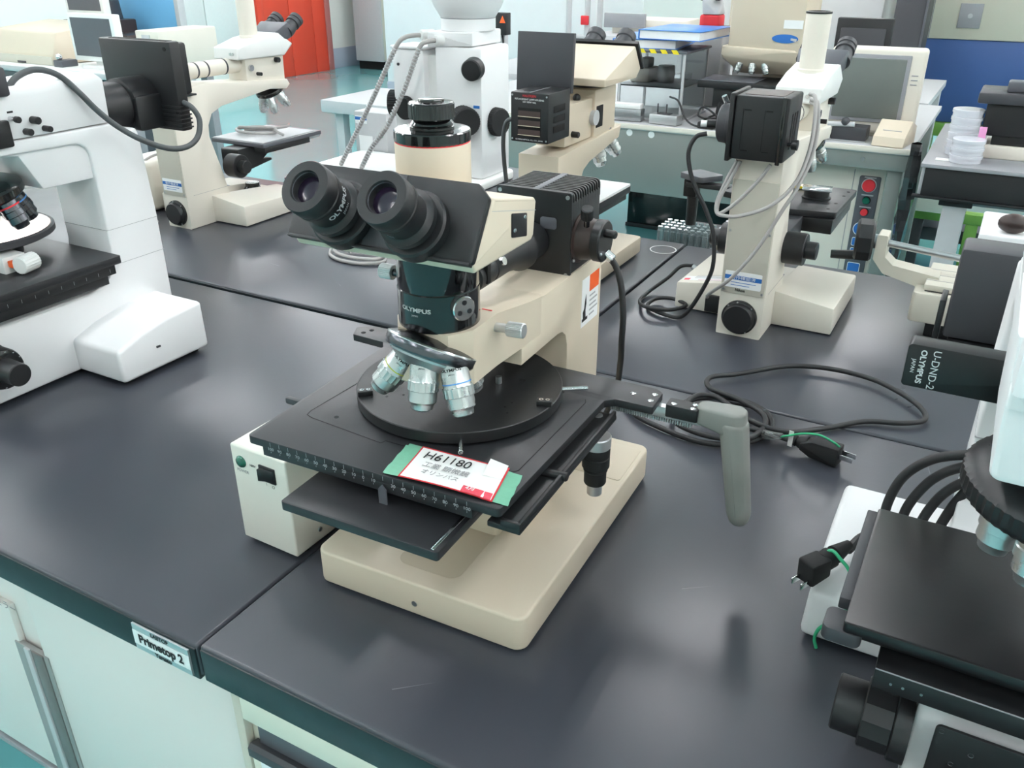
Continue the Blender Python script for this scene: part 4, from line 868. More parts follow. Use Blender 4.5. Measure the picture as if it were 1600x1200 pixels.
# label and mains inlet on the left half of its foot
SL = Matrix(((1, 0, 0.0, 0), (0, 1, 0, 0), (0.146, -0.05, 1, 0.0708), (0, 0, 0, 1)))
q_ = obj('paper_label', G(SL).box(-0.128, -0.045, 0.085, 0.20, 0.0002, 0.0007), 'label_white', fr)
obj('red_corner', G(SL).box(-0.126, -0.116, 0.087, 0.098, 0.0006, 0.0009), 'red_stamp', q_)
obj('red_line', G(SL).box(-0.128, -0.045, 0.132, 0.1335, 0.0006, 0.0008), 'red_stamp', q_)
obj('red_line', G(SL).box(-0.10, -0.05, 0.088, 0.0895, 0.0006, 0.0008), 'red_stamp', q_)
for k in range(4): obj('print_line', G(SL).box(-0.11, -0.06, 0.100+k*0.007, 0.102+k*0.007, 0.0006, 0.0008), 'ink_faint', q_)
obj('mains_inlet', G().box(-0.078, -0.048, 0.066, 0.073, 0.006, 0.036, 0.001), 'black', fr)
obj('cable_connector', G().cyl((-0.132, 0.185, 0.036), (-0.142, 0.186, 0.040), 0.005), 'steel', fr)
# back left one
Bn = thing('microscope', 'beige microscope at the back left with white lamp tube and grey angled eyepieces', 'microscope', (-1.592, 1.31, 0.0022), 0)
fr = away_scope(Bn, 0.142, 0.118)
lh = obj('lamp_house', G().box(-0.043, 0.043, -0.035, 0.060, 0.288, 0.392, 0.006), 'black', Bn)
obj('lamp_foot', G().box(-0.03, 0.05, 0.03, 0.062, 0.2845, 0.2885, 0.001), 'black', lh)
sg = obj('stage', G().prism(rrect(-0.090, 0.080, 0.208, 0.415, 0.003), 0.148, 0.157, 'z', 0.001), 'slate', Bn)
obj('stage_plate', G().box(-0.090, 0.071, 0.216, 0.40, 0.1571, 0.1582), 'light_grey', sg)
obj('stage_rail', G().box(0.045, 0.0795, 0.212, 0.37, 0.135, 0.1478, 0.001), 'black', sg)
obj('rail_end', G().box(0.055, 0.07, 0.37, 0.42, 0.140, 0.147, 0.001), 'steel', sg)
obj('stage_bracket', G().prism(rpoly([(0.17, 0.10), (0.24, 0.108), (0.31, 0.147), (0.17, 0.147)], 0.004), -0.02, 0.035, 'x', 0.001), 'black', sg)
fl_ = obj('field_lens', G().lathe((0.0, 0.235, 0.028), (0, 0, 1), [(0.025, 0), (0.025, 0.006), (0.017, 0.018), (0.017, 0.026), (0.013, 0.026), (0, 0.0255)], 32), 'black_gloss', Bn)
obj('condenser_arm', G().prism([(0.20, 0.085), (0.30, 0.098), (0.30, 0.103), (0.20, 0.115)], -0.008, 0.012, 'x', 0.001), 'black', sg)
cw = thing('cable_coil', 'grey cable coiled on the stage of the back left microscope', 'cable', (-1.592, 1.31, 0.1605))
obj('coil', G().tube([(-0.07, 0.30, 0.004), (-0.03, 0.34, 0.004), (0.01, 0.33, 0.004), (0.02, 0.30, 0.005), (-0.01, 0.27, 0.007), (-0.06, 0.27, 0.008), (-0.075, 0.29, 0.01), (-0.04, 0.325, 0.011), (0.0, 0.32, 0.012), (0.035, 0.335, 0.016), (0.042, 0.345, 0.02)], 0.0036, 10), 'cable_grey', cw)
obj('coil_end', G().tube([(-0.07, 0.285, 0.014), (-0.02, 0.29, 0.016), (0.02, 0.31, 0.016), (0.04, 0.30, 0.010), (0.06, 0.30, 0.004)], 0.0034, 10), 'cable_grey', cw)
# ---------------------------------------------------------------- cream microscope with black louvred lamp box behind the large one
Mn = thing('microscope', 'cream microscope behind the large one, with louvred black lamp box and upright dark shield', 'microscope', (-0.717, 1.33, 0.0022), 0)
b = obj('base', G().prism(rrect(-0.110, 0.110, 0, 0.315, 0.010), 0.004, 0.037, 'z', 0.003), 'cream', Mn)
obj('rubber_feet', G().box(-0.09, 0.09, 0.02, 0.295, 0, 0.0045), 'black_rubber', b)
obj('base_step', G().box(-0.11, 0.045, 0.09, 0.255, 0.0365, 0.052, 0.004), 'cream', b)
obj('stand', G().prism([(0.055, 0.036), (0.15, 0.036), (0.15, 0.175), (0.165, 0.195), (0.19, 0.205), (0.33, 0.228), (0.34, 0.252), (0.055, 0.238)], -0.041, 0.041, 'x', 0.003), 'cream', Mn)
lh = obj('lamp_house', G().box(-0.0365, 0.0365, 0.02, 0.105, 0.266, 0.349, 0.002), 'black', Mn)
obj('louver_opening', G().box(-0.022, 0.022, 0.0192, 0.0206, 0.2765, 0.3240, 0.0003), 'dark_hole', lh)
for z in (0.3155, 0.3000, 0.2845):
    obj('louver', G().prism([(0.0188, z-0.0055), (0.0200, z-0.0055), (0.0204, z+0.0035), (0.0192, z+0.0035)], -0.0215, 0.0215, 'x', 0.0002), 'lamp_louver', lh)
    obj('louver_lip', G().box(-0.0215, 0.0215, 0.0178, 0.0198, z-0.0066, z-0.0055), 'cream_dark', lh)
for z in (0.321, 0.304, 0.287): obj('side_slot', G().box(0.0362, 0.0372, 0.040, 0.084, z-0.0055, z+0.0055, 0.0008), 'dark_hole', lh)
text('HALOGEN', 0.0055, (0, 0.0198, 0.3435), (1, 0, 0), (0, 0, 1), 'red', lh)
text('REPLACEMENT LAMP HOUSING', 0.0040, (0, 0.0198, 0.3378), (1, 0, 0), (0, 0, 1), 'ink_white', lh)
text('12V 100W HAL', 0.0040, (0, 0.0198, 0.3333), (1, 0, 0), (0, 0, 1), 'ink_white', lh)
text('OLYMPUS OPTICAL CO., LTD.  JAPAN', 0.0032, (0, 0.0198, 0.2705), (1, 0, 0), (0, 0, 1), 'ink_white', lh)
for x, z in ((-0.033, 0.344), (0.033, 0.344), (-0.033, 0.271), (0.033, 0.271)): obj('screw', G().cyl((x, 0.0205, z), (x, 0.0193, z), 0.0016, n=10), 'steel', lh)
obj('top_seam', G().box(-0.001, 0.001, 0.022, 0.10, 0.3488, 0.3495), 'mid_grey', lh)
obj('socket', G().lathe((-0.0365, 0.065, 0.296), (-1, 0, 0), [(0.022, 0), (0.022, 0.008), (0.018, 0.012), (0.006, 0.013), (0.006, 0.02)], 28), 'black', lh)
obj('lamp_cable', G().tube([(-0.056, 0.065, 0.296), (-0.072, 0.065, 0.285), (-0.080, 0.07, 0.24), (-0.082, 0.09, 0.16), (-0.080, 0.12, 0.10), (-0.078, 0.14, 0.045), (-0.074, 0.15, 0.040)], 0.004, 10), 'rubber_grey', lh)
obj('heat_shield', G().box(-0.076, 0.034, 0.112, 0.122, 0.338, 0.437, 0.001, M=Matrix.Translation((0, 0.112, 0.345)) @ Matrix.Rotation(-0.06, 4, 'X') @ Matrix.Translation((0, -0.112, -0.345))), 'dark_grey', Mn)
iv = obj('illuminator', G().box(-0.030, 0.030, 0.100, 0.24, 0.246, 0.318, 0.002), 'cream', Mn)
obj('illuminator_block', G().box(-0.034, 0.036, 0.215, 0.315, 0.243, 0.332, 0.003), 'cream', iv)
obj('side_window', G().box(0.0295, 0.0372, 0.222, 0.252, 0.262, 0.302, 0.001), 'dark_hole', iv)
obj('diaphragm', G().cyl((0.030, 0.218, 0.282), (0.0385, 0.218, 0.282), 0.014), 'light_grey', iv)
obj('knob', G().ball((0.016, 0.175, 0.322), 0.0075, 16), 'black', iv)
obj('knob', G().cyl((0.029, 0.13, 0.265), (0.044, 0.13, 0.265), 0.0055, bev=0.001), 'black', iv)
obj('lever', G().cyl((0.026, 0.12, 0.317), (0.026, 0.12, 0.336), 0.002), 'dark_grey', iv)
hd = obj('head', G().prism(rpoly([(0.168, 0.3445), (0.166, 0.358), (0.305, 0.403), (0.338, 0.36), (0.318, 0.3445)], 0.003), -0.075, 0.075, 'x', 0.003), 'cream', Mn)
obj('head_ring', G().cyl((0, 0.262, 0.331), (0, 0.262, 0.346), 0.033, n=40), 'dark_grey', hd)
fp = obj('front_panel', G().prism([(0.306, 0.407), (0.343, 0.358), (0.350, 0.362), (0.312, 0.411)], -0.078, 0.078, 'x', 0.001), 'black', hd)
for s in (-1, 1):
    ax = V((0, 0.80, 0.60)).normalized()
    obj('eyepiece', G().lathe((s*0.032, 0.325, 0.386), ax, [(0.0195, 0), (0.0195, 0.022), (0.0165, 0.024), (0.0165, 0.034), (0.0185, 0.036), (0.0185, 0.050), (0.012, 0.052), (0.01, 0.048), (0, 0.0475)], 32), 'dark_grey', hd)
nq = obj('nosepiece', G().lathe((0, 0.290, 0.2445), (0.05, 0.40, -1), [(0.028, -0.018), (0.037, -0.004), (0.038, 0), (0.038, 0.008), (0.030, 0.012), (0.012, 0.016), (0, 0.017)], 40), 'black_gloss', Mn)
for a in (0, 72, 144, 216, 288):
    n_ = V((0.05, 0.40, -1)).normalized(); e1 = V((1, 0, 0)); e2 = e1.cross(n_).normalized(); ra = e1*sin(R(a))+e2*cos(R(a))
    sil_objective(nq, V((0, 0.294, 0.2345))+ra*0.022, n_+ra*0.40, 0.052, 0.0145)
sg = obj('stage', G().prism(rrect(-0.100, 0.060, 0.15, 0.362, 0.003), 0.111, 0.1245, 'z', 0.001), 'black_stage', Mn)
obj('stage_plate', G().prism(rrect(-0.097, 0.060, 0.155, 0.360, 0.002), 0.1247, 0.1302, 'z', 0.0008), 'white', sg)
obj('stage_carrier', G().box(-0.045, 0.04, 0.148, 0.25, 0.053, 0.1105, 0.002), 'black', sg)
obj('rail', G().box(0.040, 0.058, 0.18, 0.345, 0.100, 0.1112, 0.001), 'black', sg)
for s in (-1, 1): obj('focus_knob', G().cyl((s*0.040, 0.11, 0.075), (s*0.066, 0.11, 0.075), 0.022, bev=0.001), 'slate', Mn)
obj('focus_cap', G().cyl((0.064, 0.11, 0.075), (0.082, 0.11, 0.075), 0.013, bev=0.001), 'slate', Mn)

# ---------------------------------------------------------------- white zoom stereo stand further back and its table
tb = thing('side_table', 'black-topped table carrying the white zoom microscope behind the left benches', 'table', (0, 0, 0))
obj('top', G().box(-1.73, -1.02, 1.80, 2.22, -0.03, 0, 0.003), 'bench_top', tb)
for x in (-1.70, -1.08):
    for y in (1.83, 2.15): obj('leg', G().box(x, x+0.05, y, y+0.05, FZ, -0.03, 0.003), 'light_grey', tb)
z = thing('zoom_microscope', 'large white zoom microscope with black side knobs and two ribbed light guides', 'microscope', (-1.30, 2.0, 0), 0)
obj('base_plate', G().prism(rrect(-0.40, 0.14, -0.12, 0.115, 0.03), 0.001, 0.024, 'z', 0.006, 3), 'white_plastic', z)
obj('rear_column', G().box(-0.145, -0.045, -0.05, 0.05, 0.0235, 0.338, 0.006), 'white', z)
obj('column_cap', G().box(-0.149, -0.041, -0.054, 0.054, 0.3375, 0.346, 0.005), 'white', z)
for x in (-0.125, -0.075): obj('bolt', G().cyl((x, -0.049, 0.30), (x, -0.052, 0.30), 0.004, n=12), 'dark_metal', z)
obj('carriage', G().box(-0.05, -0.012, -0.03, 0.06, 0.0235, 0.325, 0.003), 'white_plastic', z)
fb = obj('focus_body', G().box(-0.014, 0.125, -0.045, 0.10, 0.0235, 0.350, 0.008), 'white', z)
obj('illumination_block', G().prism(rpoly([(-0.035, 0.345), (0.10, 0.352), (0.10, 0.385), (-0.035, 0.383)], 0.004), -0.045, 0.100, 'y', 0.004), 'white', z)
obj('zoom_body', G().lathe((0.043, 0.03, 0.385), (0, 0, 1), [(0.070, 0), (0.070, 0.028), (0.0685, 0.029), (0.070, 0.030), (0.086, 0.055), (0.098, 0.085), (0.100, 0.13), (0.09, 0.15), (0, 0.152)], 48), 'white', z)
obj('body_seam', G().lathe((0.043, 0.03, 0.4125), (0, 0, 1), [(0.0695, 0), (0.0703, 0.0005), (0.0703, 0.0022), (0.0695, 0.0027), (0.0695, 0)], 48), 'mid_grey', z)
kn = obj('zoom_knob', G().cyl((0.105, -0.044, 0.302), (0.112, -0.075, 0.300), 0.028, 0.026, bev=0.003, n=36), 'black', z)
def big_knob(p, d, r, L_):
    d = V(d).normalized(); k = obj('focus_knob', G().cyl(p, V(p)+d*L_, r, bev=0.003, n=36, knurl=34, kd=0.0012), 'black_rubber', z); return k
big_knob((-0.144, -0.02, 0.197), (-1, -0.35, 0), 0.034, 0.032)
big_knob((-0.10, -0.05, 0.193), (-0.15, -1, 0), 0.030, 0.022)
big_knob((0.065, -0.045, 0.175), (0.75, -0.7, 0), 0.036, 0.05)
big_knob((0.120, 0.02, 0.165), (1, -0.3, 0), 0.036, 0.03)
for pts in ([(0.005, -0.046, 0.363), (-0.012, -0.075, 0.362), (-0.030, -0.09, 0.345), (-0.075, -0.095, 0.250), (-0.135, -0.10, 0.15), (-0.195, -0.10, 0.085), (-0.235, -0.10, 0.026)],
            [(-0.055, -0.02, 0.372), (-0.09, -0.06, 0.368), (-0.115, -0.075, 0.34), (-0.175, -0.085, 0.235), (-0.25, -0.09, 0.12), (-0.315, -0.09, 0.026)]):
    g = G(); g.tube(pts, 0.0058, 12, 14)
    lg = obj('light_guide', g, 'cable_grey', z)
    g = G()
    Pn = [V(p) for p in pts[2:]]
    for a_, b_2 in zip(Pn, Pn[1:]):
        n_ = int((b_2-a_).length/0.0085)
        for k in range(n_): 
            q = a_ + (b_2-a_)*(k/n_); g.lathe(q - (b_2-a_).normalized()*0.002, b_2-a_, [(0.0056, 0), (0.0074, 0.001), (0.0074, 0.003), (0.0056, 0.004)], 10)
    obj('ribs', g, 'light_grey', lg, kind='stuff')
for p in ((0.005, -0.045, 0.363), (-0.055, -0.02, 0.372)):
    obj('guide_collar', G().cyl(V(p)+V((0.012, 0.02, 0)), V(p)+V((-0.006, -0.014, 0)), 0.013, bev=0.002), 'white_plastic', z)
obj('blue_mark', G().box(0.100, 0.118, -0.0456, -0.0448, 0.205, 0.212), 'blue_label', fb)
wbx = thing('grey_box', 'pale grey box with blue label standing behind the light guides', 'box', (-1.665, 2.12, 0.0))
obj('case', G().box(-0.06, 0.06, 0, 0.08, 0.001, 0.135, 0.004), 'light_grey', wbx)
q_ = obj('blue_label', G().box(-0.055, -0.012, -0.001, 0.0006, 0.100, 0.122), 'label_white', wbx); obj('blue_band', G().box(-0.055, -0.012, -0.0015, -0.0008, 0.110, 0.119), 'blue_label', q_)
obj('notice', G().box(-0.045, 0.005, -0.001, 0.0006, 0.015, 0.065), 'label_white', wbx)
obj('knob', G().cyl((0.04, 0, 0.07), (0.04, -0.01, 0.07), 0.006), 'green_wire', wbx)

# ---------------------------------------------------------------- hand cranked measuring slide at the right
ck_ = thing('measuring_slide', 'cream measuring slide with black hand crank and steel screw at the right', 'instrument', (0, 0, 0))
hw = obj('hand_wheel', G().cyl((-0.178, 1.498, 0.137), (-0.150, 1.502, 0.137), 0.035, bev=0.004, n=40, knurl=9, kd=0.002), 'black', ck_)
obj('crank_grip', G().cyl((-0.176, 1.496, 0.110), (-0.212, 1.49, 0.108), 0.0082, 0.007, bev=0.001), 'black', hw)
obj('hub', G().cyl((-0.152, 1.5, 0.137), (-0.138, 1.5, 0.137), 0.012), 'steel', ck_)
obj('bracket', G().prism(rpoly([(-0.143, 0.153), (-0.127, 0.153), (-0.126, 0.118), (-0.112, 0.106), (-0.040, 0.097), (-0.040, 0.062), (-0.075, 0.078), (-0.125, 0.09), (-0.144, 0.112)], 0.003), 1.482, 1.520, 'y'), 'nikon_panel', ck_)
obj('screw_shaft', G().cyl((-0.128, 1.5, 0.137), (0.06, 1.5, 0.122), 0.0058), 'steel', ck_)
obj('slide_top', G().box(-0.058, 0.10, 1.45, 1.575, 0.084, 0.094, 0.002), 'nikon_panel', ck_)
for k in range(3): obj('slide_line', G().box(-0.057, 0.10, 1.475+k*0.03, 1.4762+k*0.03, 0.0938, 0.0943), 'mid_grey', ck_)
obj('slide_shadow_gap', G().box(-0.056, 0.10, 1.452, 1.573, 0.0815, 0.0842), 'dark_grey', ck_)
obj('slide_base', G().prism(rrect(-0.072, 0.11, 1.44, 1.585, 0.008), 0.032, 0.0817, 'z', 0.004), 'nikon_panel', ck_)
obj('pedestal', G().box(-0.045, 0.11, 1.47, 1.58, 0.0, 0.0325, 0.002), 'black', ck_)
obj('tan_column', G().box(0.075, 0.13, 1.60, 1.68, 0.0, 0.30, 0.006), 'cream', ck_)

# ---------------------------------------------------------------- mains cord with plug on the front right bench
pc = thing('mains_lead', 'long black mains cord looped on the bench beside the grey hand grip, with plug', 'cord', (0, 0, 0))
loops = [(-0.405, 1.045, 0.0045), (-0.36, 0.985, 0.0045), (-0.31, 0.962, 0.0045), (-0.25, 0.952, 0.0045), (-0.205, 0.975, 0.0045), (-0.183, 1.02, 0.0045), (-0.195, 1.066, 0.005),
         (-0.24, 1.088, 0.006), (-0.29, 1.068, 0.006), (-0.312, 1.02, 0.006), (-0.296, 0.975, 0.011), (-0.25, 0.958, 0.0125), (-0.205, 0.972, 0.0125), (-0.19, 1.01, 0.0125), (-0.20, 1.05, 0.0125),
         (-0.24, 1.075, 0.013), (-0.285, 1.09, 0.013), (-0.296, 1.125, 0.012), (-0.265, 1.160, 0.010), (-0.208, 1.222, 0.010), (-0.150, 1.244, 0.010), (-0.09, 1.238, 0.010), (-0.044, 1.208, 0.010), (-0.015, 1.175, 0.009),
         (-0.010, 1.145, 0.008), (-0.035, 1.125, 0.007), (-0.08, 1.108, 0.0055), (-0.125, 1.062, 0.0045), (-0.168, 1.02, 0.010), (-0.215, 1.018, 0.018), (-0.262, 1.052, 0.020), (-0.29, 1.045, 0.020), (-0.292, 1.005, 0.020),
         (-0.25, 0.985, 0.020), (-0.205, 1.0, 0.014), (-0.17, 1.004, 0.011), (-0.145, 0.998, 0.0115)]
obj('cord', G().tube(loops, 0.0037, 12, 8), 'cable', pc)
P0 = V((-0.148, 0.999, 0.0135)); pd = V((0.975, -0.20, 0.0)).normalized(); M_ = basis(P0, pd, (0, 0, 1))
pb = obj('plug_body', G(M_).prism(rpoly([(0.012, 0.004), (0.026, 0.011), (0.060, 0.0125), (0.060, -0.0125), (0.026, -0.011), (0.012, -0.005)], 0.002), -0.0105, 0.0105, 'z', 0.0018), 'black_rubber', pc)
obj('strain_relief', G(M_).lathe((-0.004, 0, 0), (1, 0, 0), [(0.0045, 0), (0.007, 0.006), (0.007, 0.008), (0.0055, 0.009), (0.0075, 0.012), (0.010, 0.022)], 24), 'black_rubber', pb)
for zz in (-0.006, 0.006):
    obj('prong', G(M_).box(0.059, 0.077, -0.001 if zz > 0 else -0.001, 0.0055 if zz > 0 else 0.0055, zz-0.0007, zz+0.0007, 0.0003), 'chrome', pb)
obj('cable_tag', G(M_).box(-0.004, 0.002, -0.006, 0.016, 0.0078, 0.0084), 'paper', pc)
obj('earth_wire', G(M_).tube([(0.057, 0.012, 0.0), (0.052, 0.020, 0.008), (0.035, 0.026, 0.013), (0.015, 0.020, 0.012), (-0.003, 0.010, 0.011), (-0.013, 0.004, 0.010)], 0.0014, 8), 'green_wire', pc)
obj('terminal_sleeve', G(M_).prism([(-0.038, -0.0075), (-0.038, 0.0035), (-0.026, 0.0055), (-0.012, 0.0085), (-0.012, 0.002), (-0.024, -0.0035)], 0.0065, 0.0125, 'z', 0.0006), 'clear', pc)
obj('terminal', G(M_).box(-0.034, -0.014, 0.0, 0.003, 0.009, 0.0102), 'alu', pc)
# grey cable coil under the head, on the rear bench
cc = thing('cable_coil', 'pale grey cable coil on the rear bench under the binocular head', 'cable', (-1.095, 1.33, 0.002))
obj('coil', G().tube([(-0.085, 0.01, 0.004), (-0.06, -0.02, 0.004), (-0.02, -0.035, 0.004), (0.03, -0.03, 0.004), (0.06, 0.0, 0.005), (0.03, 0.03, 0.008), (-0.03, 0.035, 0.010), (-0.07, 0.01, 0.011), (-0.04, -0.02, 0.011), (0.01, -0.025, 0.011), (0.05, -0.01, 0.011), (0.045, 0.02, 0.012), (0.0, 0.03, 0.016), (-0.05, 0.02, 0.018), (-0.055, -0.005, 0.018), (-0.01, -0.015, 0.018)], 0.0036, 10), 'cable_grey', cc)

# ---------------------------------------------------------------- beside the back left microscope
pw = thing('power_unit', 'white rounded power unit with red mark, left of the back left microscope', 'power unit', (-1.85, 1.36, 0.002))
obj('case', G().prism(rrect(0, 0.11, 0, 0.20, 0.02), 0.003, 0.118, 'z', 0.012, 4), 'nikon', pw)
obj('foot', G().box(0.01, 0.10, 0.01, 0.19, 0, 0.004), 'black_rubber', pw); obj('red_mark', G().box(0.06, 0.092, -0.0008, 0.001, 0.058, 0.064, 0.0003), 'red', pw)
obj('cable', G().tube([(0.10, 0.12, 0.117), (0.085, 0.05, 0.126), (0.07, -0.012, 0.09), (0.075, -0.03, 0.03), (0.12, -0.045, 0.005), (0.19, -0.055, 0.006)], 0.003, 10), 'cable_grey', pw)
pad = thing('base_tray', 'flat grey tray with black rim left of the back left microscope', 'tray', (-1.80, 1.18, 0.002))
obj('tray', G().prism(rrect(0, 0.11, 0, 0.11, 0.004), 0.008, 0.012, 'z', 0.001), 'light_grey', pad); obj('rim', G().prism(rrect(-0.003, 0.113, -0.003, 0.113, 0.004), 0, 0.008, 'z', 0.001), 'black', pad)

# ---------------------------------------------------------------- steel table behind the right half
mat('steel_panel', (140, 146, 142), 0.35, 0.35, var=0.05, scale=4)
st = thing('steel_table', 'long steel table with grey apron panel behind the right microscopes', 'table', (0, 0, 0))
obj('top', G().box(-2.15, -0.245, 3.05, 4.05, -0.022, -0.002, 0.002), 'light_grey', st)
obj('top_edge', G().box(-2.15, -0.245, 3.045, 3.052, -0.018, -0.001, 0.001), 'nikon', st)
pn_ = obj('apron_panel', G().box(-2.1, -0.625, 3.056, 3.066, -0.25, -0.0225, 0.001), 'steel_panel', st)
obj('apron_rail', G().box(-0.622, -0.25, 3.056, 3.075, -0.074, -0.0225, 0.001), 'steel_panel', st)
for x in (-1.205, -1.12): obj('white_dot', G().cyl((x, 3.0565, -0.034), (x, 3.0548, -0.034), 0.012, n=20), 'label_white', pn_)
for x in (-0.80, -0.735): obj('black_clip', G().prism([(x, -0.070), (x+0.026, -0.070), (x+0.026, -0.098), (x+0.013, -0.110), (x, -0.098)], 3.052, 3.0562, 'y', 0.001), 'black', pn_)
obj('bolt', G().cyl((-0.385, 3.0565, -0.045), (-0.385, 3.053, -0.045), 0.007, n=12), 'steel', st)
for x, y in ((-2.1, 3.08), (-0.305, 3.08), (-2.1, 3.98), (-0.305, 3.98)): obj('leg', G().box(x, x+0.045, y, y+0.045, FZ, -0.022, 0.002), 'steel_panel', st)
# control cabinet below it
cb = thing('control_cabinet', 'cream floor cabinet with dark control strip and red stop button below the steel table', 'cabinet', (0, 0, 0))
obj('case', G().box(-0.80, -0.312, 3.13, 3.75, FZ+0.005, -0.088, 0.004), 'nikon', cb)
obj('door_seam', G().box(-0.4135, -0.4115, 3.1285, 3.1315, FZ+0.02, -0.095), 'mid_grey', cb)
sp = obj('control_strip', G().prism(rrect(-0.393, -0.325, -0.50, -0.113, 0.006), 3.124, 3.1305, 'y', 0.001), 'slate', cb)
for zc, r_, m_ in ((-0.143, 0.021, 'red'), (-0.194, 0.012, 'green_lamp'), (-0.234, 0.012, 'red')):
    obj('bezel', G().cyl((-0.359, 3.1245, zc), (-0.359, 3.1215, zc), r_*1.15, n=28), 'light_grey' if r_ > 0.02 else 'dark_hole', sp)
    obj('push_button', G().cyl((-0.359, 3.1225, zc), (-0.359, 3.112, zc), r_, bev=0.002, n=28), m_, sp)
for zc in (-0.1170, -0.1765, -0.2175): obj('caption', G().box(-0.378, -0.340, 3.1235, 3.1245, zc-0.0022, zc+0.0022), 'ink_grey', sp)
lg_ = obj('emblem', G().cyl((-0.362, 3.1245, -0.294), (-0.362, 3.1225, -0.294), 0.024, n=30), 'label_white', sp)
obj('emblem_disc', G().cyl((-0.362, 3.123, -0.294), (-0.362, 3.1215, -0.294), 0.0215, n=30), 'blue_label', lg_)
obj('emblem_dot', G().cyl((-0.362, 3.122, -0.294), (-0.362, 3.1208, -0.294), 0.006, n=16), 'label_white', lg_)
for zc, h_ in ((-0.340, 0.03), (-0.378, 0.032), (-0.432, 0.034)):
    k_ = obj('blue_letter', G().prism(rrect(-0.383, -0.341, zc-h_/2, zc+h_/2, 0.005), 3.1225, 3.1245, 'y'), 'label_white', sp)
    obj('letter_fill', G().prism(rrect(-0.381, -0.343, zc-h_/2+0.002, zc+h_/2-0.002, 0.004), 3.1215, 3.1235, 'y'), 'blue_label', k_)
# black plastic bag hanging from the table corner
mat('bag_film', (28, 29, 31), 0.2, var=0.6, scale=30, coat=0.5)
rr = random.Random(9)
g = G(); grid = []
for i in range(15):
    v = i/14; row = []
    for j in range(9):
        u = j/8; wdt = 0.016 + 0.004*sin(v*5)+0.004*v
        row.append((-0.228 + wdt*cos(2*pi*u) + rr.uniform(-1, 1)*0.004, 3.00 + 0.025*sin(2*pi*u) + rr.uniform(-1, 1)*0.006, 0.03 - 0.48*v))
    row[-1] = row[0]; grid.append(row)
g.sheet(grid, 0.0006)
o = obj('plastic_bag', g, 'bag_film', sharp=10); tag(o, 'crumpled black plastic bag hanging at the corner of the steel table', 'bag')
# CRT monitor
cr = thing('crt_monitor', 'beige tube monitor with blank grey screen on the steel table', 'monitor', (-0.41, 3.2, -0.001), 3)
obj('shell', G().box(-0.15, 0.145, 0.015, 0.09, 0.012, 0.282, 0.012, 3), 'nikon', cr)
obj('rear_shell', G().hull([(s*0.135, 0.088, z_) for s in (-1, 1) for z_ in (0.02, 0.275)] + [(s*0.09, 0.33, z_) for s in (-1, 1) for z_ in (0.05, 0.24)], 0.01), 'nikon_panel', cr)
bz = obj('bezel', G().box(-0.135, 0.10, 0.009, 0.020, 0.048, 0.262, 0.003), 'mid_grey', cr)
mat('screen_dark', (104, 110, 106), 0.12, var=0.03)
obj('screen', G().box(-0.122, 0.087, 0.0065, 0.013, 0.060, 0.250, 0.003), 'screen_dark', bz)
for i in range(3): obj('print_line', G().box(0.108, 0.128, 0.0135, 0.0152, 0.20-i*0.014, 0.203-i*0.014), 'mid_grey', cr)
obj('foot', G().box(-0.12, 0.12, 0.03, 0.25, 0, 0.013, 0.002), 'nikon_panel', cr)
# small things before the monitor
pr = thing('card_printer', 'small cream desk device with slot in front of the beige monitor', 'device', (-0.315, 3.10, -0.001), -8)
obj('body', G().prism(rpoly([(-0.045, 0), (0.09, 0), (0.09, 0.055), (0.03, 0.075), (-0.035, 0.03)], 0.004), -0.05, 0.05, 'x', 0.004), 'cream', pr)
obj('slot', G().box(-0.028, 0.030, -0.012, -0.009, 0.046, 0.048, M=Matrix.Identity(4)), 'ink_grey', pr)
tr_ = thing('black_module', 'black metal module with chrome fittings beside the small cream device', 'device', (-0.455, 3.10, -0.001))
obj('body', G().box(-0.05, 0.06, 0, 0.08, 0.002, 0.045, 0.003), 'dark_grey', tr_)
obj('arm', G().cyl((-0.08, 0.0, 0.05), (0.02, 0.0, 0.055), 0.008), 'light_grey', tr_); obj('ball', G().ball((-0.01, 0, 0.062), 0.014, 16), 'dark_grey', tr_)
obj('fitting', G().cyl((-0.07, 0.0, 0.015), (-0.05, 0.0, 0.018), 0.014), 'chrome', tr_); obj('foot', G().box(-0.08, 0.06, 0.0, 0.08, 0.0, 0.003), 'light_grey', tr_)
# big cream inspection microscope with a blue oval badge
bgm = thing('inspection_microscope', 'huge cream inspection microscope with blue oval badge and black stage', 'microscope', (-0.80, 3.3, -0.001))
obj('body', G().hull([(-0.135, -0.03, 0.235), (0.125, -0.03, 0.23), (-0.135, -0.03, 0.62), (0.125, -0.03, 0.62), (-0.135, 0.22, 0.235), (0.125, 0.22, 0.23), (-0.135, 0.22, 0.62), (0.125, 0.22, 0.62)], 0.01), 'cream', bgm)
obj('nose', G().hull([(-0.155, -0.035, 0.262), (0.115, -0.035, 0.255), (-0.155, -0.035, 0.225), (-0.10, 0.03, 0.165), (0.115, 0.03, 0.165), (0.115, -0.02, 0.21), (-0.155, 0.2, 0.262), (0.115, 0.2, 0.255), (0.1, 0.2, 0.165)], 0.006), 'cream', bgm)
bo = obj('badge', G().lathe((0.065, -0.0305, 0.292), (0, -1, 0), [(0.045, 0), (0.045, 0.002), (0, 0.0022)], 36, M=Matrix.Translation((0.065, 0, 0.292)) @ Matrix.Diagonal((1, 1, 0.32, 1)) @ Matrix.Translation((-0.065, 0, -0.292))), 'blue_label', bgm)
obj('badge_wing', G().prism([(0.085, 0.288), (0.104, 0.283), (0.106, 0.292), (0.085, 0.295)], -0.034, -0.0325, 'y'), 'light_grey', bo)
obj('label', G().box(0.055, 0.12, -0.032, -0.0295, 0.325, 0.352), 'label_white', bgm)
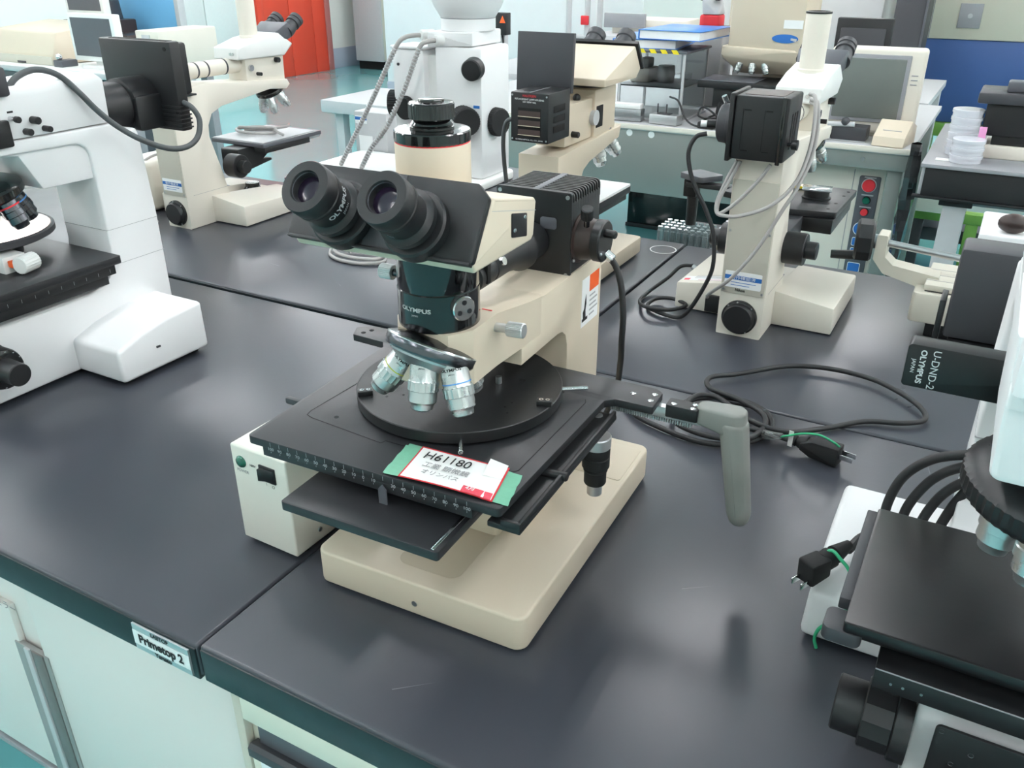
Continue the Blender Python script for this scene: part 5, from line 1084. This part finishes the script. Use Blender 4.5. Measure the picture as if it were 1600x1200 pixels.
obj('column', G().box(-0.03, 0.15, 0.10, 0.30, 0.0, 0.24, 0.006), 'cream', bgm)
obj('foot', G().box(-0.11, 0.17, -0.06, 0.30, 0.0, 0.03, 0.004), 'cream', bgm)
sg = obj('stage', G().box(-0.205, 0.14, -0.12, 0.095, 0.125, 0.148, 0.003), 'black', bgm)
obj('stage_lower', G().box(-0.15, 0.12, -0.10, 0.08, 0.06, 0.125, 0.003), 'black', sg)
obj('stage_film', G().box(-0.20, 0.0, -0.115, 0.05, 0.148, 0.152, 0.002), 'slate', sg)
obj('chain_guide', G().tube([(-0.12, -0.09, 0.075), (-0.12, -0.10, 0.03), (-0.10, -0.10, 0.015), (-0.06, -0.10, 0.015)], 0.012, 10), 'black_rubber', sg)
for i, (x, tx) in enumerate(((-0.085, -0.35), (-0.045, 0.05), (-0.005, 0.35))): sil_objective(bgm, (x, 0.0, 0.215), (tx, -0.2, -1), 0.05, 0.013)
# acrylic case with things in it, binders on top
ac = thing('display_case', 'clear acrylic case with steel posts on the steel table, under blue binders', 'case', (0, 0, 0))
obj('side_pane', G().box(-1.30, -1.05, 3.15, 3.155, 0.0, 0.235), 'glass', ac); obj('side_pane', G().box(-1.30, -1.05, 3.42, 3.425, 0.0, 0.235), 'glass', ac)
obj('side_pane', G().box(-1.055, -1.05, 3.156, 3.419, 0.0, 0.235), 'glass', ac); obj('shelf', G().box(-1.295, -1.06, 3.16, 3.415, 0.115, 0.119), 'light_grey', ac)
for x in (-1.298, -1.055): 
    for y in (3.153, 3.42): obj('corner_post', G().box(x, x+0.008, y-0.004, y+0.004, 0, 0.24), 'light_grey', ac)
obj('base', G().box(-1.31, -1.04, 3.145, 3.43, -0.001, 0.006), 'light_grey', ac)
obj('top', G().box(-1.31, -1.04, 3.145, 3.43, 0.235, 0.243, 0.001), 'slate', ac)
for k in range(6): obj('hazard_stripe', G().prism([(-1.30+k*0.042, 0.234), (-1.279+k*0.042, 0.234), (-1.289+k*0.042, 0.248), (-1.310+k*0.042, 0.248)], 3.1425, 3.1452, 'y'), 'yellow', ac)
for x, w_, m_, lab, cat, z0 in ((-1.24, 0.05, 'nikon', 'cream desk instrument with white feet on the case shelf', 'instrument', 0.12), (-1.16, 0.03, 'light_grey', 'grey round pot on the case shelf', 'pot', 0.12)):
    t = thing('small_instrument' if w_ > 0.04 else 'pot', lab, cat, (x, 3.28, z0 if w_ > .04 else 0.12))
    if w_ > 0.04: obj('body', G().box(-0.045, 0.03, -0.05, 0.06, 0, 0.05, 0.006), m_, t); obj('head', G().box(-0.02, 0.02, -0.03, 0.03, 0.05, 0.085, 0.006), 'mid_grey', t)
    else: obj('body', G().lathe((0, 0, 0), (0, 0, 1), [(0.03, 0), (0.034, 0.03), (0.03, 0.06), (0, 0.06)], 28), m_, t)
def binder(x, y, z_, rz, lab):
    t = thing('binder', lab, 'binder', (x, y, z_), rz, 'blue binders on the case')
    obj('cover', G().box(0, 0.24, 0, 0.30, 0, 0.0025, 0.001), 'binder_blue', t); obj('cover', G().box(0, 0.24, 0, 0.30, 0.030, 0.0325, 0.001), 'binder_blue', t)
    obj('spine', G().box(-0.003, 0.0, 0, 0.30, 0, 0.0325, 0.001), 'binder_blue', t); obj('pages', G().box(0.001, 0.232, 0.005, 0.295, 0.0026, 0.0299), 'paper', t)
mat('binder_blue', (46, 116, 196), 0.35, var=0.05)
binder(-1.335, 3.17, 0.2435, 6, 'lower blue binder lying askew on the acrylic case')
binder(-1.24, 3.18, 0.277, -4, 'upper blue binder stacked on top of the other')
# steel trays and small parts at the table front
def simple(name, lab, cat, loc, rz, *parts, group=None):
    t = thing(name, lab, cat, loc, rz, group)
    for nm, a, m_ in parts: obj(nm, G().box(*a, 0.0025), m_, t)
    return t
simple('steel_box', 'brushed steel box with white bag on it at the steel table front', 'box', (-1.24, 3.09, 0), 4, ('body', (-0.06, 0.06, 0, 0.05, 0, 0.042), 'steel'), ('white_bag', (-0.05, 0.055, 0.005, 0.045, 0.042, 0.06), 'paper'))
simple('steel_stage', 'low silver stage block with dark top on the steel table', 'instrument', (-1.09, 3.08, 0), -6, ('body', (-0.055, 0.055, 0, 0.05, 0, 0.034), 'alu'), ('dark_top', (-0.03, 0.02, 0.01, 0.04, 0.034, 0.036), 'dark_grey'), ('post', (-0.035, -0.03, 0.02, 0.025, 0.036, 0.07), 'dark_grey'), ('post', (0.0, 0.005, 0.02, 0.025, 0.036, 0.07), 'dark_grey'))
cx = thing('cable_coil', 'thin black cable tangled on the steel table before the big inspection microscope', 'cable', (-0.95, 3.09, 0))
obj('coil', G().tube([(-0.14, 0.05, 0.09), (-0.10, 0.03, 0.08), (-0.06, 0.0, 0.03), (-0.02, -0.01, 0.008), (0.05, 0.0, 0.006), (0.10, 0.02, 0.03), (0.06, 0.03, 0.05), (0.0, 0.02, 0.02), (0.03, -0.01, 0.01), (0.09, 0.0, 0.02), (0.11, 0.02, 0.05), (0.05, 0.03, 0.03), (-0.01, 0.0, 0.04), (0.0, 0.01, 0.07), (0.05, 0.02, 0.04), (0.08, -0.01, 0.008)], 0.0035, 8), 'cable', cx)
obj('adapter', G().box(-0.01, 0.05, -0.012, 0.012, 0, 0.022, 0.004), 'black', cx)
gp = thing('computer', 'pale grey desktop computer left of the big inspection microscope', 'computer', (-1.0, 3.60, -0.001))
obj('case', G().box(0, 0.14, 0, 0.32, 0, 0.265, 0.004), 'light_grey', gp); obj('vent', G().box(0.02, 0.12, -0.001, 0.001, 0.16, 0.17), 'mid_grey', gp); obj('drive_slot', G().box(0.02, 0.12, -0.002, 0.001, 0.205, 0.212), 'dark_grey', gp)
lc = thing('flat_monitor', 'black flat monitor behind the beige tube monitor', 'monitor', (-0.62, 4.25, 0), 2)
obj('shell', G().box(-0.12, 0.11, 0, 0.04, 0.03, 0.305, 0.006), 'black', lc); obj('stand', G().box(-0.05, 0.05, -0.05, 0.10, 0.0, 0.03, 0.004), 'black', lc)
obj('shell_bulge', G().box(-0.10, 0.085, -0.006, 0.002, 0.06, 0.265, 0.004), 'dark_grey', lc)
shelf2 = thing('rear_table', 'grey table behind the steel table carrying the flat monitor', 'table', (0, 0, 0))
obj('top', G().box(-2.6, -0.3, 4.08, 4.9, -0.03, -0.001, 0.002), 'light_grey', shelf2)
for x in (-2.55, -0.36):
    for y in (4.12, 4.8): obj('leg', G().box(x, x+0.05, y, y+0.05, FZ, -0.03, 0.002), 'light_grey', shelf2)

# ---------------------------------------------------------------- far right: table, dishes, black stage, blue machine
rt = thing('work_table', 'grey work table with dark front board at the right', 'table', (0, 0, 0))
obj('top', G().box(-0.196, 1.1, 2.86, 3.62, -0.012, -0.001, 0.001), 'mid_grey', rt)
obj('front_board', G().box(-0.182, 1.09, 2.868, 2.88, -0.095, -0.0125, 0.001), 'black_crackle', rt)
obj('side_rail', G().box(-0.192, -0.18, 2.88, 3.6, -0.095, -0.0125, 0.001), 'light_grey', rt)
obj('board_lip', G().box(-0.205, 1.09, 2.862, 2.885, -0.104, -0.0965, 0.001), 'black', rt)
obj('leg_foot', G().box(-0.128, -0.035, 2.90, 3.0, -0.128, -0.105, 0.002), 'black', rt)
obj('leg', G().box(-0.115, -0.05, 2.905, 2.985, FZ, -0.128, 0.003), 'light_grey', rt)
obj('rear_leg', G().box(1.0, 1.06, 2.905, 2.985, FZ, -0.105, 0.003), 'light_grey', rt)
obj('cross_rail', G().box(-0.115, 1.06, 3.2, 3.25, -0.19, -0.125, 0.002), 'mid_grey', rt)
mat('dish_plastic', (226, 228, 236), 0.2, var=0.03, trans=0.15)
def dish(x, y, z_, r, lab):
    t = obj('petri_dish', G().lathe((x, y, z_), (0, 0, 1), [(r*0.95, 0), (r*0.95, 0.012), (r, 0.0122), (r, 0.021), (r*0.97, 0.0222), (0, 0.0222)], 32), 'dish_plastic'); tag(t, lab, 'dish', 'stacked round dishes'); return t
ord_ = ('bottom', 'second', 'third', 'fourth', 'fifth', 'topmost')
for k in range(6): dish(-0.108, 3.06, -0.0005+k*0.0226, 0.045, f'round plastic dish, {ord_[k]} of the tall stack on the work table')
for k in range(3): dish(-0.085, 2.945, -0.0005+k*0.0226, 0.046, f'round plastic dish, {("bottom", "middle", "top")[k]} of the short stack on the work table')
o = obj('paper_slip', G().box(-0.165, -0.125, 2.93, 2.965, -0.0008, 0.0002), 'paper'); tag(o, 'white paper slip left of the dishes on the work table', 'paper')
bd_ = thing('stage_unit', 'black precision stage unit on a pale foot at the far right', 'instrument', (0.0, 3.05, -0.001))
obj('block', G().box(-0.062, 0.12, -0.01, 0.14, 0.065, 0.158, 0.003), 'black', bd_); obj('top_plate', G().box(-0.09, 0.13, -0.03, 0.16, 0.158, 0.19, 0.006), 'dark_grey', bd_)
obj('upper_knob', G().box(-0.02, 0.09, 0.0, 0.06, 0.19, 0.222, 0.006), 'slate', bd_); obj('foot', G().box(-0.045, 0.14, -0.02, 0.15, 0.0, 0.038, 0.004), 'nikon', bd_); obj('neck', G().box(-0.03, 0.12, 0.0, 0.13, 0.038, 0.066, 0.003), 'black', bd_)
mat('pink', (232, 160, 206), 0.6)
pk = obj('pink_card', G().box(-0.066, -0.046, 2.995, 2.998, -0.0005, 0.095), 'pink'); tag(pk, 'pink card standing right of the tall dish stack', 'card')
mat('machine_blue', (62, 92, 146), 0.45, var=0.04, scale=3)
mat('machine_beige', (206, 204, 188), 0.45, var=0.03, scale=3)
mat('machine_green', (110, 156, 72), 0.5, var=0.06)
bm_ = thing('processing_machine', 'large machine with beige upper panel and blue lower panel at the right back', 'machine', (0, 0, 0))
obj('blue_panel', G().box(-0.55, 2.6, 5.5, 6.8, -0.29, 0.137, 0.004), 'machine_blue', bm_, 'deep blue lower panel')
ub = obj('beige_panel', G().box(-0.52, 2.6, 5.492, 6.8, 0.138, 0.75, 0.004), 'machine_beige', bm_, 'beige upper panel')
obj('panel_seam', G().box(-0.475, -0.471, 5.49, 5.4925, 0.14, 0.75), 'mid_grey', ub)
vt = obj('vent', G().box(-0.345, -0.235, 5.485, 5.4925, 0.195, 0.315, 0.002), 'mid_grey', ub); obj('vent_disc', G().cyl((-0.29, 5.486, 0.255), (-0.29, 5.484, 0.255), 0.012), 'light_grey', vt)
obj('green_frame', G().box(-0.50, 2.5, 5.45, 5.56, -0.36, -0.292, 0.004), 'machine_green', bm_)
for x in (-0.45, 0.6): obj('leg', G().box(x, x+0.10, 5.5, 5.6, FZ, -0.36, 0.004), 'machine_green', bm_)
obj('green_frame', G().box(-0.50, 2.5, 5.45, 5.52, -0.64, -0.58, 0.004), 'machine_green', bm_)
lt_ = thing('lift_frame', 'green wheeled frame with cream box seen below the work table', 'frame', (0, 0, 0))
obj('beam', G().box(-0.288, 0.35, 4.2, 4.26, -0.51, -0.465, 0.003), 'machine_green', lt_); obj('cream_box', G().box(-0.288, -0.15, 4.15, 4.5, -0.464, -0.33, 0.004), 'nikon', lt_)
obj('post', G().box(-0.06, -0.01, 4.2, 4.26, FZ, -0.511, 0.003), 'machine_green', lt_); obj('post', G().box(-0.28, -0.23, 4.2, 4.26, FZ, -0.511, 0.003), 'dark_grey', lt_)
obj('lower_plate', G().box(-0.288, 0.05, 4.27, 4.6, -0.62, -0.56, 0.003), 'slate', lt_)
wb = thing('white_carton', 'white carton with brown crumpled wrap under the work table', 'carton', (0, 0, 0))
obj('carton', G().box(0.0, 0.30, 2.38, 2.62, FZ, -0.06, 0.006), 'white', wb); obj('wrap', G().ball((0.07, 2.42, -0.036), 0.030, 14, (1.2, 0.8, 0.8)), 'brown_dark', wb)
gs = thing('dark_cabinet', 'dark grey upright cabinet left of the blue machine', 'cabinet', (0, 0, 0))
obj('body', G().box(-0.60, -0.46, 4.95, 5.3, FZ, 0.6, 0.004), 'dark_grey', gs); obj('edge', G().box(-0.462, -0.452, 4.945, 4.96, FZ, 0.6), 'slate', gs)

# ---------------------------------------------------------------- floor things between bench and steel table
gx = thing('glass_cabinet', 'low black glass-fronted cabinet on the floor below the steel table', 'cabinet', (0, 0, 0))
obj('case', G().box(-1.72, -1.03, 4.4, 4.9, FZ, -0.535, 0.004), 'black_gloss', gx); obj('frame', G().box(-1.725, -1.025, 4.392, 4.405, FZ, FZ+0.02, 0.002), 'dark_grey', gx)
ct = thing('trolley', 'small dark trolley behind the rear bench corner', 'trolley', (0, 0, 0))
obj('shelf', G().box(-0.68, -0.38, 1.86, 2.16, -0.080, -0.065, 0.003), 'dark_grey', ct)
for x in (-0.67, -0.405):
    for y in (1.87, 2.135): obj('post', G().box(x, x+0.015, y, y+0.015, FZ, -0.080, 0.002), 'dark_grey', ct)
mat('vial_glass', (200, 216, 218), 0.08, trans=0.7, var=0.03)
vr = thing('vial_rack', 'wire rack of clear vials on the trolley', 'rack', (-0.665, 1.88, -0.0645))
obj('rack', G().box(0, 0.135, 0, 0.10, 0, 0.008, 0.001), 'steel', vr)
for i in range(8):
    for j in range(4):
        t = obj('vial', G().lathe((-0.655+i*0.0155, 1.893+j*0.022, -0.0563), (0, 0, 1), [(0.0068, 0), (0.0068, 0.036), (0.0052, 0.038), (0.0056, 0.046), (0, 0.046)], 12), 'vial_glass')
        tag(t, 'small clear capped vial standing in the wire rack on the trolley', 'vial', 'vials in the wire rack')
bo_ = thing('plastic_bottle', 'round translucent plastic bottle beside the vial rack', 'bottle', (-0.502, 1.93, -0.0645))
obj('body', G().lathe((0, 0, 0), (0, 0, 1), [(0.020, 0), (0.025, 0.008), (0.027, 0.035), (0.024, 0.060), (0.012, 0.070), (0.010, 0.078), (0, 0.078)], 28), 'dish_plastic', bo_); obj('liquid_band', G().lathe((0, 0, 0.001), (0, 0, 1), [(0.0205, 0), (0.0255, 0.008), (0.0266, 0.022), (0.026, 0.023)], 28), 'cream_dark', bo_)

# ---------------------------------------------------------------- left back: printer bench, monitors
lb = thing('printer_bench', 'grey bench carrying printer and monitors at the left back', 'table', (0, 0, 0))
obj('top', G().box(-5.6, -3.95, 3.08, 3.75, -0.035, -0.002, 0.003), 'white_plastic', lb)
obj('cloth_edge', G().box(-5.6, -3.95, 3.07, 3.082, -0.03, -0.006, 0.002), 'light_grey', lb)
for x in (-5.5, -4.05):
    for y in (3.12, 3.65): obj('leg', G().box(x, x+0.05, y, y+0.05, FZ, -0.035, 0.002), 'mid_grey', lb)
obj('drawer_box', G().box(-5.3, -4.3, 3.12, 3.7, -0.6, -0.035, 0.003), 'slate', lb)
pt_ = thing('laser_printer', 'wide cream printer on the left back bench', 'printer', (0, 0, -0.002))
obj('case', G().hull([(-5.22, 3.16, 0.003), (-4.62, 3.16, 0.003), (-5.22, 3.16, 0.05), (-4.62, 3.16, 0.05), (-5.22, 3.22, 0.165), (-4.64, 3.22, 0.165), (-5.22, 3.6, 0.003), (-4.6, 3.6, 0.003), (-5.22, 3.6, 0.195), (-4.62, 3.6, 0.195)], 0.012), 'cream', pt_)
obj('lower_band', G().box(-5.21, -4.63, 3.155, 3.17, 0.0, 0.045, 0.003), 'nikon_panel', pt_); obj('latch', G().box(-4.93, -4.86, 3.150, 3.158, 0.004, 0.014, 0.001), 'dark_grey', pt_)
def lcd(x, y, z0, w_, h_, lab, shell, rz=0, depth=0.05, tall=0.03):
    t = thing('flat_monitor', lab, 'monitor', (x, y, z0), rz)
    s = obj('shell', G().box(-w_/2, w_/2, 0, depth, tall, tall+h_, 0.006), shell, t)
    obj('screen', G().box(-w_/2+0.025, w_/2-0.025, -0.002, 0.002, tall+0.025, tall+h_-0.02), 'slate', s)
    obj('stand', G().box(-w_*0.3, w_*0.3, -0.02, 0.14, 0, 0.016, 0.003), shell, t); obj('neck', G().box(-0.04, 0.04, 0.02, 0.06, 0.015, tall+0.05, 0.003), shell, t)
    return t
lcd(-4.31, 3.2, -0.002, 0.36, 0.235, 'white flat monitor with dark screen right of the cream printer', 'white_plastic', tall=0.035)
lcd(-4.95, 3.66, -0.002, 0.34, 0.30, 'white flat monitor standing behind the cream printer', 'white_plastic', tall=0.22)
sm = thing('scope_unit', 'small pale bench unit with chrome knob between printer and monitor', 'instrument', (-4.555, 3.13, -0.002))
obj('body', G().box(-0.03, 0.04, 0, 0.10, 0, 0.035, 0.004), 'slate', sm); obj('knob', G().ball((0.0, 0.02, 0.05), 0.018, 14), 'chrome', sm)
tw = thing('tower_case', 'cream tower case behind the left monitors', 'computer', (0, 0, 0))
obj('case', G().box(-4.10, -3.93, 3.3, 3.7, -0.002, 0.19, 0.006), 'nikon', tw); obj('front_bay', G().box(-4.05, -3.99, 3.296, 3.302, 0.05, 0.17, 0.001), 'light_grey', tw)
mat('sky_blue', (106, 170, 212), 0.5, var=0.03)
bp_ = thing('blue_partition', 'light blue partition panel with dark equipment in front at the far left', 'partition', (0, 0, 0))
obj('panel', G().box(-6.2, -5.25, 4.6, 4.64, FZ, 0.7, 0.003), 'sky_blue', bp_); obj('frame', G().box(-5.25, -5.21, 4.59, 4.65, FZ, 0.7, 0.003), 'light_grey', bp_)
dq = thing('dark_apparatus', 'dark brown apparatus with glass domes before the blue partition', 'apparatus', (0, 0, 0))
obj('body', G().box(-5.95, -5.55, 4.2, 4.5, FZ, 0.13, 0.01), 'brown_dark', dq); obj('hood', G().lathe((-5.75, 4.35, 0.13), (0, 0, 1), [(0.16, 0), (0.15, 0.12), (0.10, 0.18), (0, 0.2)], 28), 'dark_grey', dq); obj('shelf', G().box(-5.6, -5.3, 4.2, 4.5, FZ, 0.05, 0.004), 'brown_dark', dq)

# ---------------------------------------------------------------- middle distance
mt = thing('grey_table', 'pale grey table with square legs behind the zoom microscope', 'table', (0, 0, 0))
obj('top', G().box(-3.1, -2.2, 3.55, 4.05, -0.18, -0.12, 0.004), 'light_grey', mt)
for x in (-3.05, -2.33, -2.25):
    obj('leg', G().box(x, x+0.05, 3.6, 3.65, FZ, -0.18, 0.003), 'light_grey', mt)
for x in (-3.05, -2.28): obj('rear_leg', G().box(x, x+0.05, 3.95, 4.0, FZ, -0.18, 0.003), 'light_grey', mt)
kb = thing('label_printer', 'white low device with green edge on the pale grey table', 'device', (-2.40, 3.62, -0.1195))
obj('body', G().box(-0.12, 0.16, 0, 0.25, 0, 0.045, 0.006), 'white', kb); obj('green_edge', G().box(-0.08, 0.16, -0.004, 0.004, 0.045, 0.055, 0.001), 'green_tape', kb); obj('blue_part', G().box(-0.10, -0.06, 0.02, 0.10, 0.045, 0.07, 0.003), 'blue_label', kb)
wm = thing('wafer_machine', 'tall white machine with grey band in the middle distance', 'machine', (0, 0, 0))
obj('body', G().box(-4.2, -2.55, 5.6, 6.6, FZ, 0.9, 0.006), 'white', wm); obj('grey_band', G().box(-4.2, -2.55, 5.59, 5.602, FZ, -0.33, 0.003), 'wall_band', wm)
pd_ = thing('control_pendant', 'black control pendant with warning triangle hanging by the zoom microscope head', 'control box', (-2.45, 4.24, 0.165))
bxp = obj('box', G().box(-0.057, 0.057, 0, 0.05, 0, 0.108, 0.003), 'black', pd_); obj('warning_triangle', G().prism([(0.018, 0.06), (0.052, 0.06), (0.035, 0.095)], -0.0015, 0.0005, 'y'), 'orange', bxp)
obj('cable', G().tube([(0.02, 0.025, 0.0), (0.02, 0.03, -0.05), (-0.02, 0.05, -0.085), (-0.05, 0.07, -0.09)], 0.005, 8), 'cable', pd_)
obj('bracket', G().box(-0.02, 0.02, 0.05, 0.09, -0.164, 0.06, 0.003), 'light_grey', pd_)
rk_ = thing('pipe_rack', 'white equipment rack with vertical pipes behind the dark shield', 'rack', (0, 0, 0))
for x in (-2.42, -2.30, -2.22): obj('pipe', G().cyl((x, 5.05, FZ), (x, 5.05, 0.8), 0.017, n=14), 'light_grey', rk_)
obj('cross_pipe', G().cyl((-2.46, 5.05, 0.10), (-2.0, 5.05, 0.10), 0.016, n=14), 'light_grey', rk_); obj('valve', G().box(-2.33, -2.28, 5.02, 5.035, 0.17, 0.22, 0.004), 'red', rk_)
gm = thing('grey_unit', 'pale grey bench machine with open flap behind the cream microscope', 'machine', (0, 0, 0))
obj('body', G().box(-2.02, -1.52, 4.45, 4.85, -0.001, 0.17, 0.008), 'light_grey', gm); obj('upper', G().box(-1.95, -1.55, 4.6, 4.85, 0.17, 0.24, 0.006), 'nikon', gm); obj('flap', G().box(-1.98, -1.75, 4.56, 4.58, 0.20, 0.27, 0.003), 'mid_grey', gm)
wc = thing('white_cabinet', 'big white cabinet behind the binders', 'cabinet', (0, 0, 0))
obj('body', G().box(-1.62, -0.70, 5.3, 6.2, FZ, 0.8, 0.006), 'white', wc); obj('beige_cover', G().box(-1.45, -1.15, 5.05, 5.3, 0.06, 0.7, 0.006), 'cream', wc); obj('handle', G().box(-0.86, -0.78, 5.288, 5.302, 0.19, 0.23, 0.003), 'slate', wc)
rs = thing('red_stereo_microscope', 'small red and grey stereo microscope with black eyepieces beyond the binders', 'microscope', (-1.12, 3.62, -0.001))
obj('base', G().box(-0.08, 0.08, -0.06, 0.10, 0, 0.28, 0.004), 'light_grey', rs); obj('red_body', G().box(-0.03, 0.05, -0.03, 0.05, 0.28, 0.34, 0.008), 'red', rs); obj('head', G().hull([(-0.02, -0.03, 0.34), (0.05, -0.03, 0.34), (-0.03, 0.05, 0.34), (0.05, 0.05, 0.34), (-0.03, -0.02, 0.40), (0.04, 0.03, 0.40)], 0.006), 'light_grey', rs)
for s in (-0.025, 0.035): obj('eyepiece', G().cyl((s, 0.0, 0.395), (s-0.01, -0.02, 0.45), 0.017, bev=0.002), 'dark_grey', rs)
obj('black_clip', G().box(0.05, 0.10, -0.04, 0.02, 0.28, 0.30, 0.003), 'black', rs)
lk_ = thing('locker', 'pale grey locker on dark feet against the back wall', 'locker', (0, 0, 0))
obj('body', G().box(-7.45, -7.02, 9.3, 9.86, FZ+0.10, 1.0, 0.006), 'light_grey', lk_); obj('feet', G().box(-7.43, -7.04, 9.33, 9.84, FZ, FZ+0.10), 'dark_hole', lk_); obj('side', G().box(-7.025, -7.018, 9.32, 9.86, FZ+0.11, 1.0), 'nikon_panel', lk_)
eb = thing('switch_box', 'white switch box on the back wall right of the locker', 'box', (0, 0, 0))
obj('box', G().box(-7.0, -6.72, 9.78, 9.885, -0.22, 0.5, 0.006), 'white', eb); obj('trim', G().box(-7.0, -6.72, 9.775, 9.79, -0.235, -0.215, 0.003), 'mid_grey', eb)
# ---------------------------------------------------------------- camera, world, view
cam = bpy.data.cameras.new('camera'); co = bpy.data.objects.new('camera', cam); COL.objects.link(co)
cam.sensor_width = 36.0; cam.sensor_fit = 'HORIZONTAL'; cam.lens = 1350/1600*36.0; cam.clip_start = 0.02; cam.clip_end = 60
co.location = (0, 0, 0.568)
yaw, pitch = -0.5076, 0.466
fwd = V((sin(yaw)*cos(pitch), cos(yaw)*cos(pitch), -sin(pitch)))
co.rotation_euler = fwd.to_track_quat('-Z', 'Y').to_euler()
SC.camera = co
w = bpy.data.worlds.new('world'); SC.world = w; w.use_nodes = True
w.node_tree.nodes['Background'].inputs['Color'].default_value = (0.9, 0.95, 1.0, 1)
w.node_tree.nodes['Background'].inputs['Strength'].default_value = 0.05
SC.view_settings.view_transform = 'Standard'; SC.view_settings.look = 'None'
SC.view_settings.gamma = 1.0; SC.view_settings.use_curve_mapping = False
SC.view_settings.exposure = 0.68
SC.cycles.max_bounces = 8; SC.cycles.diffuse_bounces = 4; SC.cycles.glossy_bounces = 4; SC.cycles.transmission_bounces = 8
SC.cycles.use_denoising = True
SC.cycles.sample_clamp_indirect = 6.0
SC.cycles.caustics_reflective = False; SC.cycles.caustics_refractive = False
